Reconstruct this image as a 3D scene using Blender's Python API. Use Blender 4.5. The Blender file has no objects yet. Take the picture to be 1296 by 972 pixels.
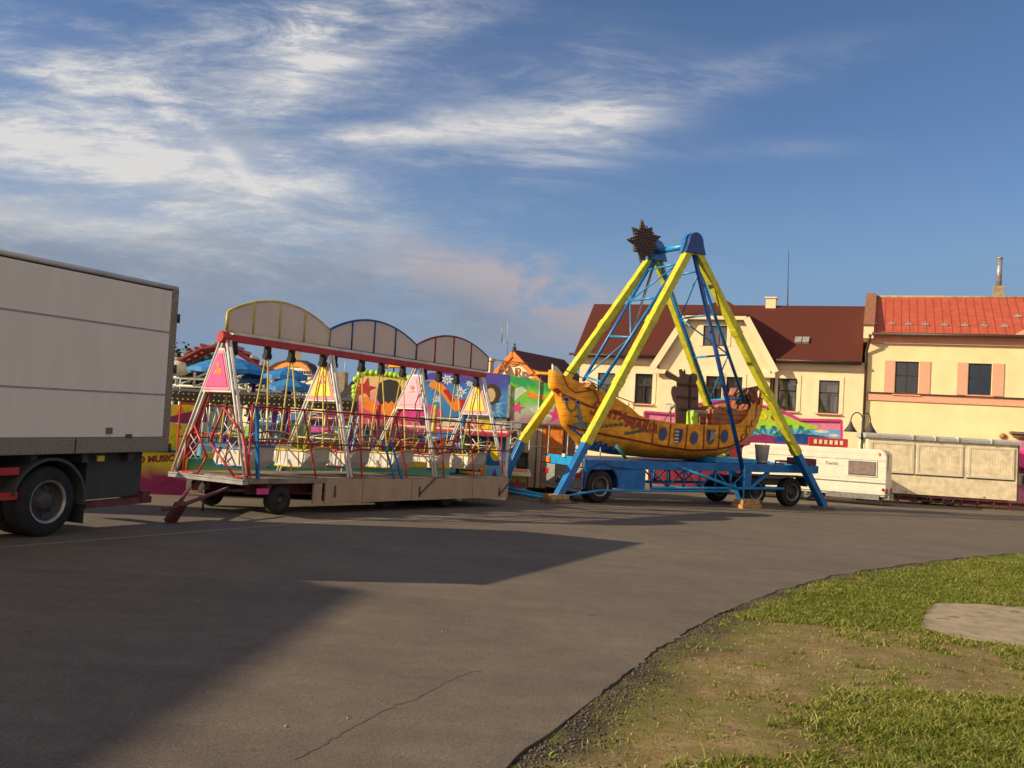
import bpy, bmesh, math, random
import numpy as np
from mathutils import Vector, Matrix, noise
random.seed(7); rng = np.random.default_rng(7)
sc = bpy.context.scene
C = sc.collection
R = math.radians

# ------------------------------------------------------------------ camera
W, H, FPX = 1296, 972, 1150.0
PITCH, ROLL, EYE = math.atan(36/FPX), 0.057, 1.6
cp, sp, cr, sr = math.cos(PITCH), math.sin(PITCH), math.cos(ROLL), math.sin(ROLL)
FW = Vector((0, cp, sp)); U0 = Vector((0, -sp, cp)); R0 = Vector((1, 0, 0))
CR = cr*R0 + sr*U0; CU = cr*U0 - sr*R0
cam = bpy.data.objects.new('camera', bpy.data.cameras.new('camera')); C.objects.link(cam)
m = Matrix((CR, CU, -FW)).transposed().to_4x4(); m.translation = (0, 0, EYE)
cam.matrix_world = m
cam.data.sensor_width = 36; cam.data.lens = FPX/W*36
cam.data.clip_start = .05; cam.data.clip_end = 5000
sc.camera = cam
def ray(px, py): return FW + CR*((px-W/2)/FPX) + CU*((H/2-py)/FPX)
def at(px, py, Y):
    d = ray(px, py); return Vector((0, 0, EYE)) + d*(Y/d.y)
SLOPE = .035
def gz(y): return -SLOPE*min(y, 60)
def gr(px, py):
    d = ray(px, py); t = EYE/(-d.z - SLOPE*d.y); return Vector((0, 0, EYE)) + d*t

# ------------------------------------------------------------------ light
SUN_EL, SUN_DIR = R(25.5), Vector((-.974, -.226, 0)).normalized()
TOSUN = Vector((SUN_DIR.x*math.cos(SUN_EL), SUN_DIR.y*math.cos(SUN_EL), math.sin(SUN_EL)))
sl = bpy.data.lights.new('sun', 'SUN'); sl.energy = 4.8; sl.angle = R(.55); sl.color = (1, .80, .53)
so = bpy.data.objects.new('sun', sl); C.objects.link(so)
so.rotation_euler = TOSUN.to_track_quat('Z', 'Y').to_euler()
sc.view_settings.view_transform = 'Standard'; sc.view_settings.look = 'None'
sc.view_settings.exposure = 0.45; sc.view_settings.gamma = 1

w = bpy.data.worlds.new('World'); sc.world = w; w.use_nodes = True
nt = w.node_tree; N, L = nt.nodes, nt.links; N.clear()
def lk(a, b): L.new(a, b)
def wm(op, a, b=None, c=None, clamp=False):
    n = N.new('ShaderNodeMath'); n.operation = op; n.use_clamp = clamp
    for i, x in enumerate((a, b, c)):
        if x is None: continue
        if isinstance(x, (int, float)): n.inputs[i].default_value = x
        else: lk(x, n.inputs[i])
    return n.outputs[0]
sky = N.new('ShaderNodeTexSky'); sky.sky_type = 'NISHITA'; sky.sun_disc = False
sky.sun_elevation = SUN_EL; sky.sun_rotation = math.atan2(SUN_DIR.x, SUN_DIR.y)
sky.air_density = 1.0; sky.dust_density = .4; sky.ozone_density = 2.2
tc = N.new('ShaderNodeTexCoord'); sep = N.new('ShaderNodeSeparateXYZ'); lk(tc.outputs['Generated'], sep.inputs[0])
yy = wm('MAXIMUM', sep.outputs[1], .05)
gx = wm('DIVIDE', sep.outputs[0], yy); gzz = wm('DIVIDE', sep.outputs[2], yy)
front = wm('MULTIPLY', wm('SUBTRACT', sep.outputs[1], .15), 5, clamp=True)
def sxy(px, py):
    d = ray(px, py); return d.x/d.y, d.z/d.y
def blob(px, py, rx, ry, ang, k):
    cx, cy = sxy(px, py); a = R(ang) - ROLL
    rx /= FPX; ry /= FPX
    dx = wm('SUBTRACT', gx, cx); dy = wm('SUBTRACT', gzz, cy)
    u = wm('ADD', wm('MULTIPLY', dx, math.cos(a)/rx), wm('MULTIPLY', dy, math.sin(a)/rx))
    v = wm('ADD', wm('MULTIPLY', dx, -math.sin(a)/ry), wm('MULTIPLY', dy, math.cos(a)/ry))
    d2 = wm('ADD', wm('MULTIPLY', u, u), wm('MULTIPLY', v, v))
    return wm('MULTIPLY', wm('EXPONENT', wm('MULTIPLY', d2, -1)), k)
cmb = N.new('ShaderNodeCombineXYZ'); lk(gx, cmb.inputs[0]); lk(gzz, cmb.inputs[1])
def nz(rot, sx, sy, scale, det=8, rough=.6, dist=0, off=0):
    mp = N.new('ShaderNodeMapping'); lk(cmb.outputs[0], mp.inputs[0])
    mp.inputs['Rotation'].default_value = (0, 0, R(rot)); mp.inputs['Scale'].default_value = (sx, sy, 1)
    mp.inputs['Location'].default_value = (off, off*.7, off)
    n = N.new('ShaderNodeTexNoise'); lk(mp.outputs[0], n.inputs[0]); n.inputs['Scale'].default_value = scale
    n.inputs['Detail'].default_value = det; n.inputs['Roughness'].default_value = rough; n.inputs['Distortion'].default_value = dist
    return n.outputs[0]
def ramp01(x, a, b): 
    n = N.new('ShaderNodeMapRange'); n.interpolation_type = 'SMOOTHSTEP'; lk(x, n.inputs[0]); n.inputs[1].default_value = a; n.inputs[2].default_value = b
    return n.outputs[0]
wisp = ramp01(nz(-12, 1, 4.6, 4.2, 14, .72, .25), .38, .68)
wisp2 = ramp01(nz(20, 1, 4.6, 3.6, 12, .68, .5, 3.3), .38, .68)
puff = ramp01(nz(4, 1, 1.9, 6.5, 9, .62, .2, 7.1), .38, .58)
def total(*b):
    s = b[0]
    for x in b[1:]: s = wm('ADD', s, x)
    return s
bands = total(blob(60, 190, 300, 38, -7, 1.0), blob(250, 205, 190, 26, -6, .7), blob(50, 272, 230, 22, -2, .8))
white = total(blob(70, 185, 330, 70, -6, .5), blob(330, 70, 260, 90, 12, .55), blob(30, 60, 240, 60, -15, .45),
              blob(400, 25, 55, 40, 10, .9), blob(530, 0, 70, 22, -20, .8), blob(200, 250, 420, 120, -3, .35))
diag = total(blob(455, 62, 150, 20, 24, 1.0), blob(345, 125, 60, 30, 20, .8), blob(255, 165, 110, 12, -38, .7), blob(190, 120, 90, 10, -42, .5), blob(60, 95, 120, 20, -20, .5), blob(760, 130, 60, 60, 30, .7), blob(730, 175, 60, 34, 30, .8))
streak = total(blob(490, 172, 170, 15, 11, 1.05), blob(650, 152, 120, 20, 3, .8), blob(330, 190, 100, 16, -10, .6))
puffw = total(blob(745, 160, 110, 45, 25, .75), blob(690, 110, 120, 45, 20, .45), blob(930, 95, 150, 24, 18, .36), blob(960, 190, 120, 12, 8, .18), blob(560, 200, 120, 25, 3, .45),
              blob(370, 115, 120, 35, 25, .5))
feather = ramp01(nz(35, 1, 3.0, 7.0, 12, .75, .6, 11.3), .30, .70)
cw = wm('ADD', wm('ADD', wm('MULTIPLY', bands, wm('ADD', wm('MULTIPLY', wisp, .45), .50)), wm('MULTIPLY', white, wm('ADD', wm('MULTIPLY', wm('MULTIPLY', wisp, feather), 1.5), .10))),
        wm('ADD', wm('MULTIPLY', streak, wm('ADD', wm('MULTIPLY', wisp, .8), .25)), wm('MULTIPLY', puffw, wm('ADD', wisp2, .12))))
cw = wm('ADD', cw, wm('MULTIPLY', diag, wm('ADD', wm('MULTIPLY', wm('MULTIPLY', feather, wisp2), 1.2), .12)))
cw = wm('MULTIPLY', cw, front); cw = wm('MULTIPLY', cw, .95, clamp=True)
grey = total(blob(190, 325, 320, 46, -4, 1.5), blob(420, 380, 280, 46, -4, 1.3), blob(120, 420, 300, 50, 0, .8), blob(318, 175, 34, 16, -15, .85), blob(200, 95, 90, 30, 0, .55), blob(40, 345, 150, 40, 0, .6), blob(330, 255, 160, 22, 0, .6))
grey = wm('MULTIPLY', wm('MULTIPLY', grey, wm('ADD', wm('MULTIPLY', puff, .55), .40)), front, clamp=True)
pink = total(blob(610, 355, 150, 28, -2, 1.3), blob(680, 385, 150, 34, -6, 1.1), blob(700, 318, 60, 14, 0, 1.0), blob(640, 425, 140, 22, 0, .5), blob(500, 300, 90, 14, -8, .35))
pink = wm('MULTIPLY', wm('MULTIPLY', pink, puff), front, clamp=True)
def mix(f, a, b):
    n = N.new('ShaderNodeMix'); n.data_type = 'RGBA'
    if isinstance(f, (int, float)): n.inputs[0].default_value = f
    else: lk(f, n.inputs[0])
    for i, x in ((6, a), (7, b)):
        if isinstance(x, tuple): n.inputs[i].default_value = (*x, 1)
        else: lk(x, n.inputs[i])
    return n.outputs[2]
skyv = N.new('ShaderNodeVectorMath'); skyv.operation = 'MULTIPLY'; lk(sky.outputs[0], skyv.inputs[0])
SKYTINT = (.57, .645, .79); skyv.inputs[1].default_value = SKYTINT
# the clear air of the day: cap the bright horizon glow towards an even blue
cap = N.new('ShaderNodeVectorMath'); cap.operation = 'MINIMUM'; lk(skyv.outputs[0], cap.inputs[0]); cap.inputs[1].default_value = (1.70, 2.78, 4.40)
elv = N.new('ShaderNodeMapRange'); elv.interpolation_type = 'SMOOTHSTEP'; lk(sep.outputs[2], elv.inputs[0]); elv.inputs[1].default_value = -.02; elv.inputs[2].default_value = .30; elv.inputs[3].default_value = 1; elv.inputs[4].default_value = 0
base = mix(elv.outputs[0], cap.outputs[0], (1.60, 2.45, 3.65))
col = mix(pink, base, (3.3, 2.95, 3.2))
col = mix(grey, col, (1.75, 2.2, 2.95))
col = mix(cw, col, (5.3, 5.2, 5.1))
# warm cloud added out of view behind the viewer to brighten the shade
bk = wm('MULTIPLY', wm('ADD', wm('MULTIPLY', sep.outputs[1], -1), .05), 1.6, clamp=True)
bn = N.new('ShaderNodeTexNoise'); bn.inputs['Scale'].default_value = 2.2; bn.inputs['Detail'].default_value = 6; lk(tc.outputs['Generated'], bn.inputs[0])
bk = wm('MULTIPLY', bk, ramp01(bn.outputs[0], .25, .5))
col = mix(bk, col, (6.6, 5.5, 4.6))
bg = N.new('ShaderNodeBackground'); lk(col, bg.inputs[0]); bg.inputs[1].default_value = .098
wo = N.new('ShaderNodeOutputWorld'); lk(bg.outputs[0], wo.inputs[0])

# ------------------------------------------------------------------ materials
MATS = {}
def mat(name, col, rough=.6, metal=0, var=.12, scale=6, bump=0, bscale=40, spec=.5, coat=0, dirt=None, stretch=None, alpha=None, emit=None):
    if name in MATS: return MATS[name]
    m = bpy.data.materials.new(name); m.use_nodes = True; t = m.node_tree; n = t.nodes; b = n['Principled BSDF']
    b.inputs['Roughness'].default_value = rough; b.inputs['Metallic'].default_value = metal; b.inputs['Specular IOR Level'].default_value = spec
    b.inputs['Coat Weight'].default_value = coat
    tc = n.new('ShaderNodeTexCoord'); mp = n.new('ShaderNodeMapping'); t.links.new(tc.outputs['Object'], mp.inputs[0])
    if stretch: mp.inputs['Scale'].default_value = stretch
    ns = n.new('ShaderNodeTexNoise'); ns.inputs['Scale'].default_value = scale; ns.inputs['Detail'].default_value = 7; ns.inputs['Roughness'].default_value = .6
    t.links.new(mp.outputs[0], ns.inputs[0])
    rp = n.new('ShaderNodeValToRGB'); t.links.new(ns.outputs[0], rp.inputs[0])
    d = dirt or tuple(c*(1-var*2.2) for c in col)
    rp.color_ramp.elements[0].position = .32; rp.color_ramp.elements[0].color = (*d, 1)
    rp.color_ramp.elements[1].position = .62; rp.color_ramp.elements[1].color = (*[min(1, c*(1+var*.5)) for c in col], 1)
    t.links.new(rp.outputs[0], b.inputs['Base Color'])
    if bump:
        n2 = n.new('ShaderNodeTexNoise'); n2.inputs['Scale'].default_value = bscale; n2.inputs['Detail'].default_value = 5; t.links.new(mp.outputs[0], n2.inputs[0])
        bp = n.new('ShaderNodeBump'); bp.inputs['Strength'].default_value = bump; bp.inputs['Distance'].default_value = .02
        t.links.new(n2.outputs[0], bp.inputs['Height']); t.links.new(bp.outputs[0], b.inputs['Normal'])
    MATS[name] = m; return m
def nodes(m): return m.node_tree.nodes, m.node_tree.links, m.node_tree.nodes['Principled BSDF']
M = dict(
    white=mat('white_paint', (.62, .60, .56), .5, var=.12, scale=2.5), cream=mat('cream_paint', (.66, .60, .46), .5, var=.06, scale=2),
    grey=mat('grey_paint', (.30, .29, .28), .6), dgrey=mat('dark_grey', (.05, .05, .05), .7), black=mat('black_rubber', (.018, .017, .017), .85, var=.3, bump=.3, bscale=60),
    alu=mat('aluminium', (.45, .44, .42), .38, .75, var=.15, scale=8, bump=.15, bscale=90), steel=mat('galvanised_steel', (.36, .36, .36), .45, .5, var=.2),
    blue=mat('blue_paint', (.006, .15, .46), .38, var=.18, scale=3, coat=.1), dblue=mat('dark_blue_paint', (.008, .06, .26), .4, var=.2), lblue=mat('light_blue_paint', (.015, .28, .62), .35, var=.12),
    yellow=mat('lemon_yellow_paint', (.58, .56, .03), .45, var=.16, scale=4), syellow=mat('sun_yellow_paint', (.78, .58, .02), .45), gold=mat('ochre_yellow_paint', (.52, .40, .05), .45, var=.15),
    red=mat('red_paint', (.45, .025, .02), .4, var=.15), dred=mat('dark_red_paint', (.24, .02, .025), .45, var=.2), maroon=mat('maroon_paint', (.13, .03, .035), .6, var=.25),
    orange=mat('orange_paint', (.75, .22, .02), .45), pink=mat('pink_paint', (.72, .22, .36), .5), hotpink=mat('magenta_paint', (.62, .04, .25), .5), magenta=mat('wine_paint', (.25, .015, .10), .5),
    lime=mat('lime_paint', (.36, .62, .03), .5), green=mat('green_paint', (.03, .32, .06), .5), purple=mat('purple_paint', (.16, .04, .32), .5), teal=mat('teal_paint', (.02, .22, .24), .5),
    skyb=mat('sky_blue_paint', (.12, .42, .68), .5), timber=mat('rough_timber', (.42, .24, .10), .85, var=.25, scale=9, bump=.5, bscale=30), dtimber=mat('old_timber', (.16, .12, .085), .9, var=.3, bump=.5),
    wood=mat('painted_planking', (.36, .17, .05), .6, var=.25), brown=mat('brown_board', (.17, .105, .085), .75, var=.1), chrome=mat('chrome', (.6, .6, .6), .15, 1, var=.05),
    plaster=mat('cream_plaster', (.80, .66, .42), .9, var=.06, scale=1.2, bump=.12, bscale=25), plaster2=mat('light_plaster', (.80, .68, .46), .9, var=.04, scale=1.2, bump=.1, bscale=25),
    yplaster=mat('yellow_plaster', (.80, .67, .38), .9, var=.05, scale=1, bump=.12, bscale=25), pplaster=mat('salmon_plaster', (.72, .36, .25), .85, var=.06),
    wframe=mat('brown_window_frame', (.045, .022, .014), .5), curtain=mat('net_curtain', (.42, .40, .37), .9, var=.25, scale=5, stretch=(9, 9, .4)), dark=mat('dark_room', (.012, .011, .011), 1, var=.05),
    gutter=mat('brown_gutter', (.06, .03, .022), .5), brick=mat('old_brick', (.30, .13, .07), .9, var=.3, scale=14, bump=.4), concrete=mat('weathered_concrete', (.33, .27, .18), .95, var=.15, scale=5, bump=.4),
    darkroof=mat('dark_slate', (.05, .04, .035), .8), redlens=mat('red_lens', (.5, .01, .01), .2, coat=.5), orlens=mat('orange_reflector', (.85, .20, .02), .3), bark=mat('bark', (.09, .06, .04), .95),
    skirt=mat('skirt_boarding', (.40, .28, .18), .75, var=.07, scale=3, bump=.1), sand=mat('sand_paint', (.55, .40, .2), .6),
)
# glass: part clear, part mirror
g = bpy.data.materials.new('window_glass'); g.use_nodes = True; t = g.node_tree; t.nodes.clear()
go = t.nodes.new('ShaderNodeOutputMaterial'); gm = t.nodes.new('ShaderNodeMixShader'); ga = t.nodes.new('ShaderNodeBsdfTransparent'); gb = t.nodes.new('ShaderNodeBsdfGlossy')
ga.inputs[0].default_value = (.75, .77, .78, 1); gb.inputs['Roughness'].default_value = .03; gm.inputs[0].default_value = .18
t.links.new(ga.outputs[0], gm.inputs[1]); t.links.new(gb.outputs[0], gm.inputs[2]); t.links.new(gm.outputs[0], go.inputs[0]); M['glass'] = g

m_ = mat('sign_back', (.62, .56, .54), .6, var=.04, scale=1.5); M['sign'] = m_; n_, l_, b_ = m_.node_tree.nodes, m_.node_tree.links, m_.node_tree.nodes['Principled BSDF']
tr_n = n_.new('ShaderNodeBsdfTranslucent'); tr_n.inputs[0].default_value = (.55, .48, .46, 1); mx_n = n_.new('ShaderNodeMixShader'); mx_n.inputs[0].default_value = .36
l_.new(b_.outputs[0], mx_n.inputs[1]); l_.new(tr_n.outputs[0], mx_n.inputs[2]); l_.new(mx_n.outputs[0], n_['Material Output'].inputs[0])
def line_mat(name, c1, c2, axis, freq, rough=.6, width=.1, bump=.0, var=.12, metal=0):
    """base colour with thin lines across one object axis"""
    m = mat(name, c1, rough, metal, var=var, scale=3); n, l, b = nodes(m)
    tc = n.new('ShaderNodeTexCoord'); s = n.new('ShaderNodeSeparateXYZ'); l.new(tc.outputs['Object'], s.inputs[0])
    a = n.new('ShaderNodeMath'); a.operation = 'MULTIPLY'; a.inputs[1].default_value = freq; l.new(s.outputs[axis], a.inputs[0])
    f = n.new('ShaderNodeMath'); f.operation = 'FRACT'; l.new(a.outputs[0], f.inputs[0])
    g = n.new('ShaderNodeMath'); g.operation = 'LESS_THAN'; g.inputs[1].default_value = width; l.new(f.outputs[0], g.inputs[0])
    src = b.inputs['Base Color'].links[0].from_socket
    mx = n.new('ShaderNodeMix'); mx.data_type = 'RGBA'; l.new(g.outputs[0], mx.inputs[0]); l.new(src, mx.inputs[6]); mx.inputs[7].default_value = (*c2, 1); l.new(mx.outputs[2], b.inputs['Base Color'])
    if bump:
        bp = n.new('ShaderNodeBump'); bp.inputs['Strength'].default_value = bump; bp.inputs['Distance'].default_value = .03; bp.invert = True
        l.new(g.outputs[0], bp.inputs['Height']); l.new(bp.outputs[0], b.inputs['Normal'])
    return m
M['shingle'] = mat('brown_red_shingles', (.098, .026, .018), .9, var=.12, scale=30, bump=.4, bscale=60, spec=.2)
M['redroof'] = line_mat('red_sheet_roof', (.46, .095, .045), (.24, .045, .025), 0, 2.6, .5, .1, .6, var=.10)
M['stallwall'] = line_mat('cream_vertical_boards', (.80, .70, .48), (.58, .48, .30), 0, 9, .6, .09, .4, var=.14)
M['hull'] = line_mat('ship_planking', (.86, .37, .014), (.52, .19, .012), 2, 5.2, .5, .07, .3, var=.2)
M['deckb'] = line_mat('deck_seat_boards', (.36, .13, .06), (.12, .04, .02), 2, 6, .6, .14, .4, var=.2)
M['box'] = mat('truck_box_panel', (.74, .67, .58), .5, var=.025, scale=1.2, stretch=(3.5, 3.5, .5))
M['tread'] = mat('treadplate', (.30, .26, .20), .5, .3, var=.25, scale=45, bump=.6, bscale=70)
M['caravan'] = line_mat('caravan_shell', (.74, .70, .58), (.40, .36, .28), 2, 2.0, .4, .018, .4, var=.05)
M['ribbed'] = line_mat('ribbed_aluminium', (.42, .42, .42), (.15, .15, .15), 2, 14, .4, .15, .6, metal=.5)
def grad_mat(name, cols, axis, lo, hi, nscale=2.0, namp=.25, rough=.5, dist=.5):
    m = bpy.data.materials.new(name); m.use_nodes = True; n, l, b = nodes(m); b.inputs['Roughness'].default_value = rough
    tc = n.new('ShaderNodeTexCoord'); s = n.new('ShaderNodeSeparateXYZ'); l.new(tc.outputs['Object'], s.inputs[0])
    mr = n.new('ShaderNodeMapRange'); l.new(s.outputs[axis], mr.inputs[0]); mr.inputs[1].default_value = lo; mr.inputs[2].default_value = hi
    ns = n.new('ShaderNodeTexNoise'); ns.inputs['Scale'].default_value = nscale; ns.inputs['Detail'].default_value = 4; ns.inputs['Distortion'].default_value = dist; l.new(tc.outputs['Object'], ns.inputs[0])
    a = n.new('ShaderNodeMath'); a.operation = 'SUBTRACT'; a.inputs[1].default_value = .5; l.new(ns.outputs[0], a.inputs[0])
    c = n.new('ShaderNodeMath'); c.operation = 'MULTIPLY_ADD'; c.inputs[1].default_value = namp*4; l.new(a.outputs[0], c.inputs[0]); l.new(mr.outputs[0], c.inputs[2])
    rp = n.new('ShaderNodeValToRGB'); l.new(c.outputs[0], rp.inputs[0]); e = rp.color_ramp.elements
    for i, cc in enumerate(cols):
        p = i/(len(cols)-1)
        if i == 0: x = e[0]; x.position = 0
        elif i == len(cols)-1: x = e[len(e)-1]; x.position = 1
        else: x = e.new(p)
        x.color = (*cc, 1)
    l.new(rp.outputs[0], b.inputs['Base Color']); MATS[name] = m; return m

# ------------------------------------------------------------------ builders
class Frame:
    """a place to stand things: origin on the ground, local x along the thing, local y away from its near side"""
    def __init__(s, o, ang, tilt=0):
        a = R(ang); n = Vector((0, SLOPE*tilt, 1)).normalized()
        ex = Vector((math.cos(a), math.sin(a), 0)); ex = (ex - n*ex.dot(n)).normalized(); ey = n.cross(ex)
        s.m = Matrix((ex, ey, n)).transposed().to_4x4(); s.m.translation = Vector(o); s.i = s.m.inverted()
        s.cam = s.i @ Vector((0, 0, EYE))
    def p(s, px, py, v=0.0):
        d = s.i.to_3x3() @ ray(px, py); t = (v - s.cam.y)/d.y; return s.cam + d*t
    def g(s, px, py, z=0.0):
        d = s.i.to_3x3() @ ray(px, py); t = (z - s.cam.z)/d.z; return s.cam + d*t
    def uz(s, px, py, v=0.0):
        q = s.p(px, py, v); return q.x, q.z
    def w(s, q): return s.m @ Vector(q)

def thing(name, label, cat, F=None, loc=None, group=None, kind=None):
    o = bpy.data.objects.new(name, None); C.objects.link(o); o.empty_display_size = .1
    if F is not None: o.matrix_world = F.m
    if loc is not None: o.location = loc
    tag(o, label, cat, group, kind); return o
def tag(o, label=None, cat=None, group=None, kind=None):
    if label: o['label'] = label
    if cat: o['category'] = cat
    if group: o['group'] = group
    if kind: o['kind'] = kind
    return o
def copy_tree(o, parent=None):
    c = o.copy(); C.objects.link(c); c.parent = parent
    for ch in list(o.children): copy_tree(ch, c)
    return c

class MB:
    def __init__(s): s.b = bmesh.new()
    def face(s, pts):
        vs = [s.b.verts.new(p) for p in pts]
        try: return s.b.faces.new(vs)
        except ValueError: return None
    def box(s, a, b):
        x0, y0, z0 = a; x1, y1, z1 = b
        v = [s.b.verts.new(p) for p in ((x0,y0,z0),(x1,y0,z0),(x1,y1,z0),(x0,y1,z0),(x0,y0,z1),(x1,y0,z1),(x1,y1,z1),(x0,y1,z1))]
        for f in ((3,2,1,0),(4,5,6,7),(0,1,5,4),(1,2,6,5),(2,3,7,6),(3,0,4,7)): s.b.faces.new([v[i] for i in f])
        return s
    def beam(s, p, q, w, h=None, up=(0,0,1)):
        h = h or w; p, q = Vector(p), Vector(q); d = (q-p).normalized(); u = Vector(up)
        if abs(d.dot(u)) > .98: u = Vector((0,1,0))
        sd = d.cross(u).normalized()*w/2; uu = sd.cross(d).normalized()*h/2
        A = [s.b.verts.new(c + a*sd + b*uu) for c in (p, q) for a, b in ((-1,-1),(1,-1),(1,1),(-1,1))]
        for f in ((3,2,1,0),(4,5,6,7),(0,1,5,4),(1,2,6,5),(2,3,7,6),(3,0,4,7)): s.b.faces.new([A[i] for i in f])
        return s
    def tube(s, pts, r, n=8, cap=True, r2=None):
        pts = [Vector(p) for p in pts]; prev = None; rings = []
        up = None
        for i, p in enumerate(pts):
            d = (pts[min(i+1, len(pts)-1)] - pts[max(i-1, 0)]).normalized()
            if up is None: up = Vector((0,0,1)) if abs(d.z) < .9 else Vector((1,0,0))
            a = d.cross(up).normalized(); b = a.cross(d); up = b
            rr = r if r2 is None else r + (r2-r)*i/(len(pts)-1)
            rings.append([s.b.verts.new(p + a*math.cos(k*2*math.pi/n)*rr + b*math.sin(k*2*math.pi/n)*rr) for k in range(n)])
        for A, B in zip(rings, rings[1:]):
            for k in range(n):
                f = s.b.faces.new((A[k], A[(k+1)%n], B[(k+1)%n], B[k])); f.smooth = True
        if cap: s.b.faces.new(rings[0][::-1]); s.b.faces.new(rings[-1])
        return s
    def prism(s, pts, y0, y1):
        """polygon of (x, z) given thickness along y"""
        A = [s.b.verts.new((x, y0, z)) for x, z in pts]; B = [s.b.verts.new((x, y1, z)) for x, z in pts]; n = len(pts)
        s.b.faces.new(A); s.b.faces.new(B[::-1])
        for k in range(n): s.b.faces.new((A[(k+1)%n], A[k], B[k], B[(k+1)%n]))
        return s
    def lathe(s, prof, c=(0,0,0), axis='z', n=24, smooth=True, caps=True):
        c = Vector(c); rings = []
        for r, h in prof:
            ring = []
            for k in range(n):
                a = 2*math.pi*k/n; x, y = r*math.cos(a), r*math.sin(a)
                ring.append(s.b.verts.new(c + (Vector((x, y, h)) if axis == 'z' else Vector((x, h, y)) if axis == 'y' else Vector((h, x, y)))))
            rings.append(ring)
        for A, B in zip(rings, rings[1:]):
            for k in range(n):
                f = s.b.faces.new((A[k], A[(k+1)%n], B[(k+1)%n], B[k])); f.smooth = smooth
        for ring in (rings[0], rings[-1]) if caps else ():
            if (ring[0].co - ring[1].co).length > 1e-4: s.b.faces.new(ring)
        return s
    def disc(s, c, r, y, n=20, rz=None):
        s.face([(c[0]+r*math.cos(2*math.pi*k/n), y, c[1]+(rz or r)*math.sin(2*math.pi*k/n)) for k in range(n)]); return s
    def build(s, name, m, parent=None, F=None, bevel=0, smooth=False, recalc=True):
        if recalc: bmesh.ops.recalc_face_normals(s.b, faces=s.b.faces)
        me = bpy.data.meshes.new(name); s.b.to_mesh(me); s.b.free()
        if smooth:
            for p in me.polygons: p.use_smooth = True
        if m: me.materials.append(M[m] if isinstance(m, str) else m)
        o = bpy.data.objects.new(name, me); C.objects.link(o)
        if parent is not None: o.parent = parent
        elif F is not None: o.matrix_world = F.m
        if bevel:
            b = o.modifiers.new('edge', 'BEVEL'); b.width = bevel; b.segments = 2; b.limit_method = 'ANGLE'
        return o
def arc(cx, cy, rx, ry, a0, a1, n=14):
    return [(cx+rx*math.cos(R(a0+(a1-a0)*k/n)), cy+ry*math.sin(R(a0+(a1-a0)*k/n))) for k in range(n+1)]
def star(cx, cz, r, r2, n=5, rot=90):
    return [(cx+(r if k%2==0 else r2)*math.cos(R(rot+k*180/n)), cz+(r if k%2==0 else r2)*math.sin(R(rot+k*180/n))) for k in range(2*n)]
def text(name, body, size, m, parent, loc, rot=(math.pi/2, 0, 0), depth=.004, shear=0, space=1, bold=0):
    cu = bpy.data.curves.new(name, 'FONT'); cu.body = body; cu.size = size; cu.extrude = depth; cu.align_x = 'CENTER'; cu.align_y = 'CENTER'; cu.shear = shear; cu.space_character = space; cu.offset = bold
    o = bpy.data.objects.new(name+'_tmp', cu); C.objects.link(o); bpy.context.view_layer.update()
    me = bpy.data.meshes.new_from_object(o.evaluated_get(bpy.context.evaluated_depsgraph_get()))
    bpy.data.objects.remove(o); bpy.data.curves.remove(cu)
    me.name = name; me.materials.clear(); me.materials.append(M[m] if isinstance(m, str) else m)
    o = bpy.data.objects.new(name, me); C.objects.link(o); o.parent = parent; o.location = loc; o.rotation_euler = rot
    return o
def wheel(parent, c, r, wd, rimr=.6, hubm='grey', dual=False):
    ringm = hubm if hubm != 'grey' else 'steel'; hubm = 'dgrey' if hubm == 'grey' else hubm
    """axis along local y; c is the outer face centre"""
    x, y, z = c
    pr = [(r*rimr, 0), (r*.86, -.0), (r*.97, .03), (r, .07), (r, wd-.05), (r*.95, wd), (r*rimr, wd)]
    o = MB().lathe([(a, b) for a, b in pr], c, 'y', 32, caps=False).build('wheel', 'black', parent)
    k = MB()
    k.lathe([(r*rimr, .0), (r*rimr*.97, .02), (r*rimr*.85, .06), (r*rimr*.8, .12), (r*rimr*.45, .10), (r*rimr*.40, .03), (r*rimr*.25, .01), (0.001, .01)], c, 'y', 28, caps=False)
    for j in range(8):
        a = j*math.pi/4; rr = r*rimr*.62
        k.lathe([(.02, .08), (.02, .105), (.001, .08)], (x+rr*math.cos(a), y-.01, z+rr*math.sin(a)), 'y', 6)
    ri = k.build('rim', hubm, o)
    if r > .35: MB().lathe([(r*rimr*.99, -.012), (r*rimr*.90, -.004), (r*rimr*.86, .03), (r*rimr*.90, .034), (r*rimr*.99, .0), (r*rimr*.99, -.012)], c, 'y', 28, caps=False).build('rim_ring', ringm, o)
    return o

# ------------------------------------------------------------------ ground
EDGE = [(-.55, -40), (-.5, 0), (-.3, 2.8)] + [(q.x, q.y) for q in (gr(*a) for a in ((640, 972), (700, 924), (770, 870), (830, 823), (892, 786), (960, 756), (1040, 732), (1120, 718), (1200, 708), (1296, 700)))] + [(14.5, 20.6), (20, 22.2), (40, 24), (90, 25)]
def smooth_edge(pts, n=8):
    out = []
    for i in range(len(pts)-1):
        p0, p1, p2, p3 = (Vector(pts[max(i-1, 0)]), Vector(pts[i]), Vector(pts[i+1]), Vector(pts[min(i+2, len(pts)-1)]))
        for k in range(n):
            t = k/n; q = .5*((2*p1)+(p2-p0)*t+(2*p0-5*p1+4*p2-p3)*t*t+(3*p1-p0-3*p2+p3)*t**3)
            out.append((q.x, q.y))
    return out + [pts[-1]]
EP = smooth_edge(EDGE, 8)
EPj = []
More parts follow.
